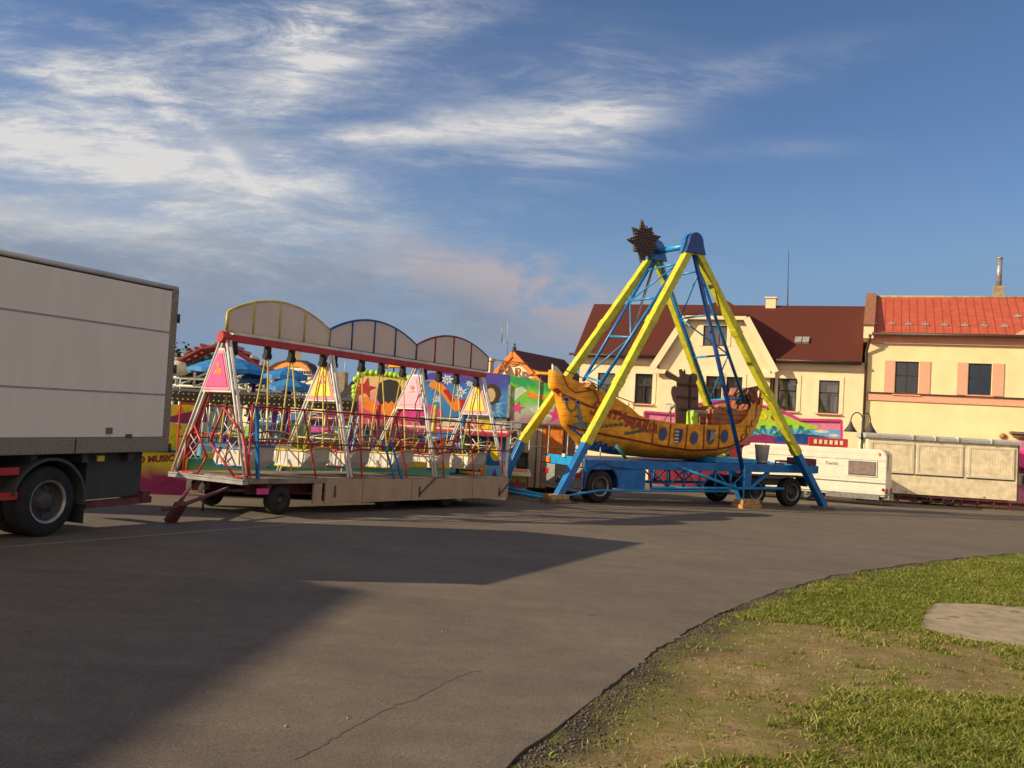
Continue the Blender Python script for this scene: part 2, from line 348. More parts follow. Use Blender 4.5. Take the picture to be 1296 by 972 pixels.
for i, (x, y) in enumerate(EP):
    EPj.append((x, y))
    if 2 < y < 22 and i+1 < len(EP):
        x1, y1 = EP[i+1]; L_ = math.hypot(x1-x, y1-y); nn = max(1, int(L_/.07))
        for k in range(1, nn):
            t_ = k/nn; xx, yy_ = x+(x1-x)*t_, y+(y1-y)*t_; j = .07*noise.noise((xx*2.2, yy_*2.2, 1)) + .02*noise.noise((xx*17, yy_*17, 2))
            EPj.append((xx + j, yy_ - j))
def _edge_grid(x0, x1, y0, y1, st):
    xs = np.arange(x0, x1+st, st); ys = np.arange(y0, y1+st, st); X, Y = np.meshgrid(xs, ys, indexing='ij')
    best = np.full(X.shape, 1e9); sg = np.ones(X.shape)
    for (ax, ay), (bx, by) in zip(EP, EP[1:]):
        dx, dy = bx-ax, by-ay; t = np.clip(((X-ax)*dx+(Y-ay)*dy)/(dx*dx+dy*dy+1e-9), 0, 1)
        d = np.hypot(ax+dx*t-X, ay+dy*t-Y); side = (dx*(Y-ay)-dy*(X-ax)) < 0
        up = d < best; best = np.where(up, d, best); sg = np.where(up, np.where(side, 1, -1), sg)
    return best*sg
EG = (-1.5, 2.0, .05); EGRID = _edge_grid(-1.5, 16, 2.0, 24, .05)
def edge_dist(x, y):
    """signed distance to the asphalt edge (positive on the verge), read from a grid"""
    fx = (x-EG[0])/EG[2]; fy = (y-EG[1])/EG[2]
    i = max(0, min(EGRID.shape[0]-2, int(fx))); j = max(0, min(EGRID.shape[1]-2, int(fy))); fx -= i; fy -= j
    return float((EGRID[i, j]*(1-fx)+EGRID[i+1, j]*fx)*(1-fy)+(EGRID[i, j+1]*(1-fx)+EGRID[i+1, j+1]*fx)*fy)
# asphalt
m_as = bpy.data.materials.new('asphalt'); m_as.use_nodes = True; n, l, b = nodes(m_as); b.inputs['Roughness'].default_value = .82; b.inputs['Specular IOR Level'].default_value = .35
tc = n.new('ShaderNodeTexCoord')
def ntex(n, l, src, scale, det=6, rough=.6, dist=0, sc3=None):
    if sc3:
        mp = n.new('ShaderNodeMapping'); mp.inputs['Scale'].default_value = sc3; l.new(src, mp.inputs[0]); src = mp.outputs[0]
    t = n.new('ShaderNodeTexNoise'); t.inputs['Scale'].default_value = scale; t.inputs['Detail'].default_value = det; t.inputs['Roughness'].default_value = rough; t.inputs['Distortion'].default_value = dist
    l.new(src, t.inputs[0]); return t.outputs[0]
def nramp(n, l, src, stops):
    r = n.new('ShaderNodeValToRGB'); l.new(src, r.inputs[0]); e = r.color_ramp.elements
    while len(e) < len(stops): e.new(.5)
    for x, (p, c) in zip(e, stops): x.position = p; x.color = (*(c if isinstance(c, tuple) else (c, c, c)), 1)
    return r.outputs[0]
def nmix(n, l, f, a, b, mode='MIX'):
    x = n.new('ShaderNodeMix'); x.data_type = 'RGBA'; x.blend_type = mode
    if isinstance(f, (int, float)): x.inputs[0].default_value = f
    else: l.new(f, x.inputs[0])
    for i, v in ((6, a), (7, b)):
        if isinstance(v, tuple): x.inputs[i].default_value = (*v, 1)
        else: l.new(v, x.inputs[i])
    return x.outputs[2]
o_ = tc.outputs['Object']
big = nramp(n, l, ntex(n, l, o_, .35, 5, .6), [(.35, (.118, .097, .074)), (.65, (.148, .122, .093))])
fine = nramp(n, l, ntex(n, l, o_, 90, 3, .7), [(.3, .62), (.5, 1.0), (.72, 1.5)])
mid = nramp(n, l, ntex(n, l, o_, 3.5, 8, .65, .4), [(.3, .86), (.7, 1.12)])
streaky = nramp(n, l, ntex(n, l, o_, 1.2, 6, .6, .3, (.35, 2.2, 1)), [(.35, .93), (.65, 1.08)])
c_ = nmix(n, l, 1, big, fine, 'MULTIPLY'); c_ = nmix(n, l, 1, c_, mid, 'MULTIPLY'); c_ = nmix(n, l, 1, c_, streaky, 'MULTIPLY')
# oil spots and patches
spots = nramp(n, l, ntex(n, l, o_, 2.3, 4, .55, .2), [(.70, 0.0), (.76, .45)])
c_ = nmix(n, l, spots, c_, (.035, .032, .03))
# pale worn specks and long faint wheel tracks along the curve
pale = nramp(n, l, ntex(n, l, o_, 7, 6, .75, .3, (1, .6, 1)), [(.66, 0.0), (.74, .22)])
c_ = nmix(n, l, pale, c_, (.20, .17, .135))
agg = n.new('ShaderNodeTexVoronoi'); agg.inputs['Scale'].default_value = 55; l.new(o_, agg.inputs[0])
ag = nramp(n, l, agg.outputs['Distance'], [(.12, 1.35), (.35, 1.0), (.7, .86)])
c_ = nmix(n, l, .8, c_, ag, 'MULTIPLY')
wvt = n.new('ShaderNodeTexWave'); wvt.inputs['Scale'].default_value = .22; wvt.inputs['Distortion'].default_value = 3; wvt.inputs['Detail'].default_value = 4
mpw = n.new('ShaderNodeMapping'); mpw.inputs['Rotation'].default_value = (0, 0, R(-35)); l.new(o_, mpw.inputs[0]); l.new(mpw.outputs[0], wvt.inputs[0])
c_ = nmix(n, l, .35, c_, nramp(n, l, wvt.outputs['Fac'], [(.1, .90), (.8, 1.05)]), 'MULTIPLY')
l.new(c_, b.inputs['Base Color'])
bp = n.new('ShaderNodeBump'); bp.inputs['Strength'].default_value = .45; bp.inputs['Distance'].default_value = .008; l.new(ntex(n, l, o_, 140, 3, .7), bp.inputs['Height']); l.new(bp.outputs[0], b.inputs['Normal'])

k = MB(); TH = .013
poly = [(-90, -40)] + EPj + [(90, 62), (-90, 62)]
k.face([(x, y, -SLOPE*y) for x, y in poly]); bt = k.b
top = [v for v in bt.verts]
lowv = [bt.verts.new((v.co.x, v.co.y, v.co.z-TH)) for v in top]
for i in range(len(top)):
    j = (i+1) % len(top); bt.faces.new((top[i], lowv[i], lowv[j], top[j]))
tri = [f for f in bt.faces if len(f.verts) > 4]; bmesh.ops.triangulate(bt, faces=tri)
tag(k.build('road', m_as), 'grey asphalt fairground square sloping gently away', None, None, 'structure')
# the base land
m_land = bpy.data.materials.new('land'); m_land.use_nodes = True; n, l, b = nodes(m_land); b.inputs['Roughness'].default_value = 1
tc = n.new('ShaderNodeTexCoord'); l.new(nramp(n, l, ntex(n, l, tc.outputs['Object'], .05, 6), [(.3, (.06, .055, .03)), (.7, (.05, .08, .025))]), b.inputs['Base Color'])
k = MB()
ys = [-2500, -41, 61, 2500]
def lz(y): return -SLOPE*max(-41, min(61, y)) - .12
for a, c2 in zip(ys, ys[1:]): k.face([(-2500, a, lz(a)), (2500, a, lz(a)), (2500, c2, lz(c2)), (-2500, c2, lz(c2))])
tag(k.build('ground', m_land), 'flat land reaching the horizon', None, None, 'structure')

# verge soil: grid clipped to x > edge
BARE = [(gr(1070, 820), 2.3, .9, 10), (gr(960, 858), 1.4, .55, 30), (gr(1120, 858), 1.1, .4, 0), (gr(800, 900), .75, .9, 60), (gr(900, 880), .9, .5, 40), (gr(1250, 870), .8, .3, 0), (gr(740, 950), .5, .7, 60), (gr(960, 800), .9, .35, 20), (gr(1000, 945), .35, .14, 0)]
def bareness(x, y):
    s = 0
    for c, rx, ry, a in BARE:
        a = R(a); dx, dy = x-c.x, y-c.y; u = (dx*math.cos(a)+dy*math.sin(a))/rx; v = (-dx*math.sin(a)+dy*math.cos(a))/ry
        s += math.exp(-(u*u+v*v))
    return s
SLABP = [gr(*a) for a in ((1182, 764), (1240, 766), (1330, 773), (1340, 826), (1240, 812), (1166, 799), (1170, 780))]
def in_slab(x, y):
    c = False; n_ = len(SLABP)
    for i in range(n_):
        a, b2 = SLABP[i], SLABP[(i+1) % n_]
        if (a.y > y) != (b2.y > y) and x < (b2.x-a.x)*(y-a.y)/(b2.y-a.y)+a.x: c = not c
    return c
def vz(x, y, d=None):
    d = edge_dist(x, y) if d is None else d
    s = min(1, max(0, d/.9))
    return -SLOPE*y - .011 + .016*s + .012*noise.noise((x*1.3, y*1.3, 0)) + .008*noise.noise((x*6, y*6, 3))*min(1, d*2+.2)
m_so = bpy.data.materials.new('verge_soil'); m_so.use_nodes = True; n, l, b = nodes(m_so); b.inputs['Roughness'].default_value = .95; b.inputs['Specular IOR Level'].default_value = .2
tc = n.new('ShaderNodeTexCoord'); o_ = tc.outputs['Object']
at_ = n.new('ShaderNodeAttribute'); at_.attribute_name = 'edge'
soil = nramp(n, l, ntex(n, l, o_, 2.2, 9, .7, .3), [(.3, (.15, .105, .048)), (.5, (.25, .18, .085)), (.7, (.36, .265, .14))])
fine = nramp(n, l, ntex(n, l, o_, 60, 4, .75), [(.3, .55), (.5, 1.0), (.7, 1.4)])
soil = nmix(n, l, 1, soil, fine, 'MULTIPLY')
grv_shade = nramp(n, l, ntex(n, l, o_, 45, 3, .8), [(.35, (.014, .011, .009)), (.55, (.055, .045, .035)), (.7, (.14, .12, .095))])  # damp gravel by the asphalt, its colour darkened for the rim's shadow
soil = nmix(n, l, at_.outputs['Fac'], grv_shade, soil)
moss = nramp(n, l, ntex(n, l, o_, 2.6, 10, .8, .2), [(.44, 0.0), (.58, .85)])
soil = nmix(n, l, moss, soil, (.15, .15, .035))
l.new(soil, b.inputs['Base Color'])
bp = n.new('ShaderNodeBump'); bp.inputs['Strength'].default_value = .8; bp.inputs['Distance'].default_value = .02; l.new(ntex(n, l, o_, 38, 6, .75), bp.inputs['Height']); l.new(bp.outputs[0], b.inputs['Normal'])
def verge(x0, x1, y0, y1, st, bound=None):
    nx, ny = int((x1-x0)/st)+1, int((y1-y0)/st)+1; verts = []; idx = {}; faces = []; att = []
    D = {}
    for j in range(ny):
        for i in range(nx):
            x, y = x0+i*st, y0+j*st; d = edge_dist(x, y)
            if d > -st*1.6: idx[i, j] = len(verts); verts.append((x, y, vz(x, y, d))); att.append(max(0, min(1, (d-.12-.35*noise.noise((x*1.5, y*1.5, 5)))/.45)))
    for j in range(ny-1):
        for i in range(nx-1):
            q = [(i, j), (i+1, j), (i+1, j+1), (i, j+1)]
            if all(a in idx for a in q): faces.append([idx[a] for a in q])
    return verts, faces, att
V1, F1, A1 = verge(-.6, 13.0, 3.0, 22.0, .085)
# tyre ruts pressed into the soil along the edge
rutA = [gr(*a) for a in ((770, 905), (840, 872), (900, 850))]
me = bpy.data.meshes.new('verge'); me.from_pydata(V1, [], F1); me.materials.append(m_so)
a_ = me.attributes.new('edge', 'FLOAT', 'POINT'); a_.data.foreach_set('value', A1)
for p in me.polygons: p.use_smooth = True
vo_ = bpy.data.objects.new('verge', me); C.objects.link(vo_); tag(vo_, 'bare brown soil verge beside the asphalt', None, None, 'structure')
k = MB()   # the farther verge, beyond the picture's right side and behind
k.face([(13.0, 3.0, -.105-.03), (60, 3.0, -.105-.03), (60, 22.0, -.77-.03), (13.0, 22.0, -.77-.03)])
k.face([(-.4, -39, 1.365-.05), (60, -39, 1.365-.05), (60, 3.0, -.105-.03), (-.2, 3.0, -.105-.06)])
o = k.build('verge', m_so); tag(o, 'soil and turf beyond the verge', None, None, 'structure')
# pebbles at the broken edge
k = MB()
for i in range(4500):
    j = rng.integers(3*8, len(EP)-3*8); x, y = EP[j]; x2, y2 = EP[j+1]; t_ = rng.random(); x += (x2-x)*t_; y += (y2-y)*t_
    off = abs(rng.normal(0, .17)); 
    x += off*.8+.02; y -= off*.6
    if y < 3.5 or y > 19: continue
    r_ = .004+.011*rng.random()**3; z = vz(x, y)+r_*.3
    a = rng.random(3)*.5+.7
    vs = [k.b.verts.new((x+dx*r_*a[0], y+dy*r_*a[1], z+dz*r_*a[2]*.8)) for dx, dy, dz in ((1,0,0),(0,1,0),(-1,0,0),(0,-1,0),(0,0,1),(0,0,-1))]
    for f in ((0,1,4),(1,2,4),(2,3,4),(3,0,4),(1,0,5),(2,1,5),(3,2,5),(0,3,5)): k.b.faces.new([vs[q] for q in f])
tag(k.build('gravel', mat('edge_stones', (.10, .085, .068), .9, var=.3, scale=20)), 'loose grey chippings along the broken asphalt edge', 'gravel', None, 'stuff')
# concrete slab
k = MB()
kv = [k.b.verts.new((q.x, q.y, vz(q.x, q.y)+.008)) for q in SLABP]; f = k.b.faces.new(kv)
rr = bmesh.ops.extrude_face_region(k.b, geom=[f])
for v in rr['geom']:
    if isinstance(v, bmesh.types.BMVert): v.co.z -= .1
tag(k.build('path', 'concrete'), 'worn pale concrete slab set in the grass', None, None, 'structure')
# grass
m_gr = bpy.data.materials.new('grass_blades'); m_gr.use_nodes = True; n, l, b = nodes(m_gr); b.inputs['Roughness'].default_value = .6; b.inputs['Specular IOR Level'].default_value = .25
at_ = n.new('ShaderNodeAttribute'); at_.attribute_name = 'tone'
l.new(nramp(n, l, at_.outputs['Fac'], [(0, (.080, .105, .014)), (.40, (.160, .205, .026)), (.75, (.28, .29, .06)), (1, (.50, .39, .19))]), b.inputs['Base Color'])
b.inputs['Subsurface Weight'].default_value = 0
tr = n.new('ShaderNodeBsdfTranslucent'); tr.inputs[0].default_value = (.18, .20, .02, 1); mx = n.new('ShaderNodeMixShader'); mx.inputs[0].default_value = .25
l.new(b.outputs[0], mx.inputs[1]); l.new(tr.outputs[0], mx.inputs[2]); l.new(mx.outputs[0], n['Material Output'].inputs[0])
gv, gf, gt = [], [], []
cnt = 0; NB = 230000; tries = 0
while cnt < NB and tries < 1100000:
    tries += 1
    y = 3.9 + 16.5*rng.random()**1.35; x = -.5 + rng.random()*(y*.62+1.5)
    # outside the left border quickly
    d = edge_dist(x, y) if tries else 0
    if d < .12: continue
    g1 = noise.noise((x*.9, y*.9, 4))*.5+.5; g2 = noise.noise((x*3.5, y*3.5, 9))*.5+.5; g3 = noise.noise((x*11, y*11, 2))*.5+.5
    g4 = noise.noise((x*1.9, y*1.9, 14))*.5+.5
    wd_ = .55 if y > 8 else 1.0
    dens = (g1*.25+g2*.45+g3*.55+g4*.45) - .42*min(1.15, bareness(x, y)) - .44
    if d < wd_: dens -= .38*(1-d/wd_)
    if y > 9.0 and d > .5 and bareness(x, y) < .5: dens += .25
    if rng.random() > min(1, max(0, dens)*1.9)**1.35+.035: continue
    if in_slab(x, y): continue
    z = vz(x, y, d)-.004
    hgt = (.010+.026*rng.random()+.030*max(0, g2-.5)*2)*(.75+.5*g1)*(1.0 if dens > .12 else .6)*(1+.02*y); 
    if rng.random() < .012: hgt *= 2.4
    a = rng.random()*6.283; lean = hgt*(.4+1.3*rng.random()); wb = (.0022+.0022*rng.random())*(1+y*.06); ca, sa = math.cos(a), math.sin(a)
    la = rng.random()*6.283; lx, ly = lean*math.cos(la), lean*math.sin(la); i0 = len(gv)
    gv += [(x-wb*ca, y-wb*sa, z), (x+wb*ca, y+wb*sa, z), (x+lx*.4+wb*.7*ca, y+ly*.4+wb*.7*sa, z+hgt*.65), (x+lx*.4-wb*.7*ca, y+ly*.4-wb*.7*sa, z+hgt*.65), (x+lx, y+ly, z+hgt)]
    gf += [(i0, i0+1, i0+2, i0+3), (i0+3, i0+2, i0+4)]
    tn = min(1, max(0, .35+.35*(g3-.5)+.5*(g1-.5)+.16*rng.normal()))
    if rng.random() < .07+.25*min(1, bareness(x, y)): tn = .85+.15*rng.random()
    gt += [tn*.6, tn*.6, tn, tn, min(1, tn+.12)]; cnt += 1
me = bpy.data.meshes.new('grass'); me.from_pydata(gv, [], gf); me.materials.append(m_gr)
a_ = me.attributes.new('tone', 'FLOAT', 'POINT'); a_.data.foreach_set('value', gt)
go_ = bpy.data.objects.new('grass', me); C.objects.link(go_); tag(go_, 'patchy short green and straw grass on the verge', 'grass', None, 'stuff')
print('grass', cnt, tries)
# worn painted line across the square
m_pl = mat('worn_white_line', (.27, .245, .21), .8, var=.1); 
n, l, b = nodes(m_pl); tc = n.new('ShaderNodeTexCoord'); src = b.inputs['Base Color'].links[0].from_socket
l.new(nmix(n, l, nramp(n, l, ntex(n, l, tc.outputs['Object'], 14, 6, .8), [(.36, 0.0), (.58, 1.0)]), (.13, .108, .083), src), b.inputs['Base Color'])
k = MB()
LP = [gr(*a) for a in ((-300, 710), (0, 693), (150, 681), (300, 669), (400, 661), (520, 655), (650, 652))]
for a, c2 in zip(LP, LP[1:]):
    d = (c2-a).normalized(); s_ = Vector((-d.y, d.x, 0))*.05; up = Vector((0, 0, .004))
    k.face([a-s_+up, c2-s_+up, c2+s_+up, a+s_+up])
tag(k.build('road_marking', m_pl), 'faded white line across the asphalt', None, None, 'structure')
# thin sealed seam and dark drips in the near asphalt
k = MB(); SP = [gr(*a) for a in ((372, 962), (398, 950), (430, 930), (470, 908), (500, 893), (524, 886), (545, 874), (575, 858), (598, 850), (612, 849))]; pv = None
for i in range(len(SP)-1):
    for j in range(7):
        a = SP[i]+(SP[i+1]-SP[i])*(j/7); d = (SP[i+1]-SP[i]).normalized(); wq = (.003+.007*rng.random())*(1 if (i*7+j) % 9 else .2)
        a = a+Vector((-d.y, d.x, 0))*float(rng.normal(0, .006)); cur = (a+Vector((-d.y, d.x, 0))*wq+Vector((0, 0, .002)), a-Vector((-d.y, d.x, 0))*wq+Vector((0, 0, .002)))
        if pv: k.face([pv[0], pv[1], cur[1], cur[0]])
        pv = cur
tag(k.build('road_seam', mat('seam_tar', (.108, .089, .068), .8, var=.2)), 'thin dark seam in the near asphalt', None, None, 'structure')
# little debris on asphalt
k = MB()
for px, py in ((362, 920), (440, 910), (592, 785), (655, 700), (700, 690), (1035, 760), (560, 800), (250, 762)):
    q = gr(px, py); r_ = .006+.008*rng.random(); k.lathe([(r_*.6, 0), (r_, .005), (.002, .012)], q, 'z', 6)
tag(k.build('fallen_leaves', 'timber'), 'small dry leaves and scraps lying on the asphalt', 'litter', None, 'stuff')

# ================================================================== BUILDINGS
def window(parent, u0, u1, z0, z1, v=.14, transom=.62, mull=1, curtain=True, frame='wframe', name='window', fw=.06, back=True):
    """a timber casement with its pane, set into the wall opening"""
    k = MB(); y0, y1 = v-.05, v
    k.box((u0, y0, z0), (u0+fw, y1, z1)); k.box((u1-fw, y0, z0), (u1, y1, z1)); k.box((u0+fw, y0, z0), (u1-fw, y1, z0+fw)); k.box((u0+fw, y0, z1-fw), (u1-fw, y1, z1))
    zt = z0+(z1-z0)*transom
    if transom: k.box((u0+fw, y0-.012, zt-.035), (u1-fw, y1-.003, zt+.035))
    for j in range(mull):
        x = u0+(u1-u0)*(j+1)/(mull+1); k.box((x-.035, y0-.006, z0+fw), (x+.035, y1-.006, (zt-.035) if transom and mull == 1 and curtain else z1-fw))
    o = k.build(name, frame, parent)
    k = MB(); k.face([(u0+.01, v-.02, z0+.01), (u1-.01, v-.02, z0+.01), (u1-.01, v-.02, z1-.01), (u0+.01, v-.02, z1-.01)]); k.build('pane', 'glass', o)
    if curtain:
        k = MB(); ns = 40
        for a0, a1, c0, c1 in ((u0+.08, u0+(u1-u0)*.36, z0+.05, z1-.1), (u1-(u1-u0)*.36, u1-.08, z0+.05, z1-.1), (u0+(u1-u0)*.38, u1-(u1-u0)*.38, zt, z1-.1)):
            pr = None
            for i in range(ns+1):
                x = a0+(a1-a0)*i/ns; y = v+.12+.02*math.sin(i*1.3+a0*7)
                if pr: k.face([(pr[0], pr[1], c0), (x, y, c0), (x, y, c1), (pr[0], pr[1], c1)])
                pr = (x, y)
        k.build('curtain', 'curtain', o)
    if back: k = MB(); k.box((u0-.3, v+.06, z0-.2), (u1+.3, v+1.2, z1+.2)); bmesh.ops.delete(k.b, geom=[f for f in k.b.faces if abs(f.calc_center_median().y-(v+.06)) < .01], context='FACES_ONLY'); k.build('room', 'dark', o)
    return o
def wall(k, u0, u1, z0, z1, holes, v=0, depth=.15):
    """front wall as cells between real openings with reveals"""
    us = sorted({u0, u1, *[h[0] for h in holes], *[h[1] for h in holes]}); zs = sorted({z0, z1, *[h[2] for h in holes], *[h[3] for h in holes]})
    for a, b in zip(us, us[1:]):
        for c, d in zip(zs, zs[1:]):
            mu, mz = (a+b)/2, (c+d)/2
            if any(h[0] < mu < h[1] and h[2] < mz < h[3] for h in holes): continue
            k.face([(a, v, c), (b, v, c), (b, v, d), (a, v, d)])
    for a, b, c, d in holes:
        k.face([(a, v, c), (b, v, c), (b, v+depth, c), (a, v+depth, c)]); k.face([(a, v, d), (b, v, d), (b, v+depth, d), (a, v+depth, d)])
        k.face([(a, v, c), (a, v, d), (a, v+depth, d), (a, v+depth, c)]); k.face([(b, v, c), (b, v, d), (b, v+depth, d), (b, v+depth, c)])
def pxhole(F, x0, x1, y0, y1, v=0):
    xm, ym = (x0+x1)/2, (y0+y1)/2
    return (F.uz(x0, ym, v)[0], F.uz(x1, ym, v)[0], F.uz(xm, y1, v)[1], F.uz(xm, y0, v)[1])
def sill(parent, h, v=-.0, m='pplaster', over=.12): 
    k = MB(); k.box((h[0]-over, v-.14, h[2]-.07), (h[1]+over, v+.1, h[2]-.003)); return k.build('sill', m, parent)

q = at(1093, 545, 46); FB = Frame((q.x, q.y, -1.62), -22)
# --- cream house with the brown-red roof
T = thing('cream_house', 'long cream house with dark red-brown roof and steep central gable', 'house', FB)
ul = FB.uz(731, 520)[0]; ze = FB.uz(1085, 459)[1]; ze_l = ze
RV = 5.0
zr = FB.uz(1020, 387, RV)[1]
g0 = FB.uz(833, 500)[0]; g1 = FB.uz(976, 500)[0]          # gable section
GV = -.35                                                # the gable stands a little proud
hl = [pxhole(FB, 756, 778, 472, 511), pxhole(FB, 803.5, 825.5, 473, 511)]
hr = [pxhole(FB, 984, 1008, 479, 520), pxhole(FB, 1036, 1062, 481.5, 523)]
def low(h, dz=-3.1): return (h[0], h[1], max(.9, h[2]+dz), h[3]+dz)
k = MB()
wall(k, ul, g0, -.8, ze, hl); wall(k, g1, -.02, -.8, ze, hr)
k.face([(ul, 0, -.8), (ul, 8, -.8), (ul, 8, ze), (ul, RV, zr-.3), (ul, 0, ze)]); k.face([(-.02, 0, -.8), (-.02, 10, -.8), (-.02, 10, ze), (-.02, 0, ze)])
k.face([(ul, 10, -.8), (-.02, 10, -.8), (-.02, 10, ze), (ul, 10, ze)])
# gable front with opening for the attic window
zt0 = FB.uz(908, 400, GV)[1]; tl = FB.uz(873, 400, GV)[0]; tr_ = FB.uz(942, 400, GV)[0]
aw = pxhole(FB, 890, 920, 412, 438, GV); gh = [pxhole(FB, 893, 914, 476, 515, GV), pxhole(FB, 918, 939, 477, 516, GV)]
gu0 = FB.uz(834, 470, GV)[0]; gu1 = FB.uz(975, 470, GV)[0]; zk = FB.uz(975, 456, GV)[1]
wall(k, gu0, gu1, -.8, zk, gh, GV)
k.face([(gu0, GV, zk), (aw[0], GV, zk), (aw[0], GV, zt0), (tl, GV, zt0)]); k.face([(aw[1], GV, zk), (gu1, GV, zk), (tr_, GV, zt0), (aw[1], GV, zt0)])
wall(k, aw[0], aw[1], zk, zt0, [aw], GV)
for u in (gu0, gu1): k.face([(u, GV, -.8), (u, .0, -.8), (u, .0, zk), (u, GV, zk)])
wl = k.build('wall', 'plaster', T, recalc=False)
for h in hl+hr:
    wi = window(T, *h); sill(wi, h)
for h in gh: wi = window(T, *[h[0], h[1], h[2], h[3]], v=GV+.14); sill(wi, h, GV)
window(T, *aw, v=GV+.14, mull=2, transom=0)
# plaster surrounds slightly proud
for h, v in [(h, 0) for h in hl+hr]+[(h, GV) for h in gh]+[(aw, GV)]:
    a, b, c, d = h; s_ = .20; k = MB()
    k.prism([(a-s_, c), (a, c), (a, d), (b, d), (b, c), (b+s_, c), (b+s_, d+s_), (a-s_, d+s_)], v-.03, v-.003); k.build('plaster_surround', 'plaster2', T)
k = MB(); k.box((ul, -.10, ze-.45), (g0-.1, -.003, ze-.12)); k.build('eaves_band', 'plaster2', T); k = MB(); k.box((gu1+.02, -.10, ze-.45), (-.05, -.003, ze-.12))
k.build('eaves_band', 'plaster2', T)
# roof
pitch = (zr-ze)/(RV+.45)
k = MB(); th = .14
def slab(k, pts, th=.14):
    A = [Vector(p) for p in pts]; B = [p-Vector((0, 0, th)) for p in A]; n_ = len(A)
    k.face(A); k.face(B[::-1])
    for i in range(n_): k.face([A[i], B[i], B[(i+1) % n_], A[(i+1) % n_]])
url = FB.uz(752, 386, RV)[0]
def ue(v): return ul-.25+(url-ul+.25)*(v+.45)/(RV+.45)
vm = .15; zm = ze+pitch*(vm+.45)
slab(k, [(ul-.25, -.45, ze), (gu0-.02, -.45, ze), (gu0-.02, vm, zm), (ue(vm), vm, zm)])
slab(k, [(gu1+.02, -.45, ze), (-.22, -.45, ze), (-.22, vm, zm), (gu1+.02, vm, zm)])
slab(k, [(ue(vm), vm, zm), (-.22, vm, zm), (-.22, RV, zr), (url, RV, zr)])
slab(k, [(url, 10.45, ze), (url, RV, zr), (-.22, RV, zr), (-.22, 10.45, ze)])
rf = k.build('roof', 'shingle', T, recalc=True)
# cross gable roof, half hipped
k = MB(); ov = GV-.32; uc = (tl+tr_)/2
za = zr-.05; hv = 1.9
e0 = (gu0-.28, zk-.40); e1 = (gu1+.28, zk-.40); zt = zt0+.12; tl2 = tl-.16; tr2 = tr_+.16
slab(k, [(e0[0], ov, e0[1]), (tl2, ov, zt), (uc, hv, za), (uc, RV, za), (e0[0], RV, e0[1])])
slab(k, [(e1[0], ov, e1[1]), (e1[0], RV, e1[1]), (uc, RV, za), (uc, hv, za), (tr2, ov, zt)])
slab(k, [(tl2, ov, zt), (tr2, ov, zt), (uc, hv, za)])
k.build('gable_roof', 'shingle', T)
k = MB()   # cream verge boards on the rake, with curled feet
for (a, b) in (((e0[0]-.02, e0[1]), (tl2, zt)), ((e1[0]+.02, e1[1]), (tr2, zt))):
    k.beam((a[0], ov+.01, a[1]-.24), (b[0], ov+.01, b[1]-.24), .10, .34)
k.box((tl2, ov-.04, zt-.34), (tr2, ov+.06, zt-.15))
for x, d in ((e0[0], 1), (e1[0], -1)): k.box((min(x, x+d*.75), ov-.05, e0[1]-.52), (max(x, x+d*.75), ov+.25, e0[1]-.30))
k.build('bargeboard', 'plaster', T)
k = MB()   # gutters
k.tube([(ul-.5, -.53, ze-.03), (e0[0], -.53, ze-.03)], .075); k.build('gutter', 'gutter', T); k = MB(); k.tube([(e1[0], -.53, ze-.03), (-.3, -.53, ze-.03)], .075)
k.build('gutter', 'gutter', T)
for x in (FB.uz(836, 480)[0], FB.uz(977, 480)[0]+.12):
    MB().tube([(x-.25, -.5, ze-.06), (x-.25, -.45, ze-.3), (x, -.13, ze-.75), (x, -.13, -.5)], .055).build('downpipe', 'gutter', T)
c0 = FB.p(976, 388, RV); 
k = MB(); k.box((c0.x-.28, RV-.3, zr-.6), (c0.x+.28, RV+.3, zr+.38)); k.box((c0.x-.34, RV-.36, zr+.38), (c0.x+.34, RV+.36, zr+.46)); ch = k.build('chimney', 'plaster', T)
a0 = FB.p(997, 387, RV); a1 = FB.p(998, 317, RV)
MB().tube([(a0.x, RV, zr-.2), (a1.x, RV, a1.z)], .03, r2=.015).build('antenna', 'dgrey', T)
def roofpt(px, py, off=.05):
    # intersection with the main front roof plane
    for i in range(60):
        v = -.45+i*.1; q = FB.p(px, py, v)
        if q.z <= ze+pitch*(v+.45)+1e-3: break
    return q
sk = roofpt(1015, 432); k = MB()
sdir = Vector((0, 1, pitch)).normalized(); nn = Vector((0, -pitch, 1)).normalized()
for a, b in ((-.36, -.02), (.02, .36)):
    pts = [Vector((sk.x+x, sk.y, sk.z)) + sdir*y_ + nn*.12 for x, y_ in ((a, -.28), (b, -.28), (b, .32), (a, .32))]
    k.face(pts); [k.face([pts[i], pts[i]-nn*.13, pts[(i+1) % 4]-nn*.13, pts[(i+1) % 4]]) for i in range(4)]
k.build('skylight', 'grey', T)

# --- yellow house with red sheet roof
T = thing('yellow_house', 'yellow two storey house with bright red sheet roof and salmon shutters', 'house', FB)
ur = FB.uz(1420, 500)[0]; ze2 = FB.uz(1190, 425)[1]; zc0 = FB.uz(1190, 436.5)[1]
v2 = -.12
RV2 = 3.6; zr2 = FB.uz(1190, 376.5, RV2)[1]
h2 = [pxhole(FB, 1133, 1162.5, 457.5, 497.5, v2), pxhole(FB, 1225.5, 1255, 460, 500, v2)]
w_ = h2[1][0]-h2[0][0]; h2 += [(h2[1][0]+w_, h2[1][1]+w_, h2[1][2], h2[1][3])]
k = MB(); wall(k, .0, ur, -1.2, ze2, h2, v2)
for u in (.0, ur): k.face([(u, v2, -1.2), (u, 8, -1.2), (u, 8, ze2), (u, RV2, zr2), (u, v2, ze2)])
k.face([(0, 8, -1.2), (ur, 8, -1.2), (ur, 8, ze2), (0, 8, ze2)])
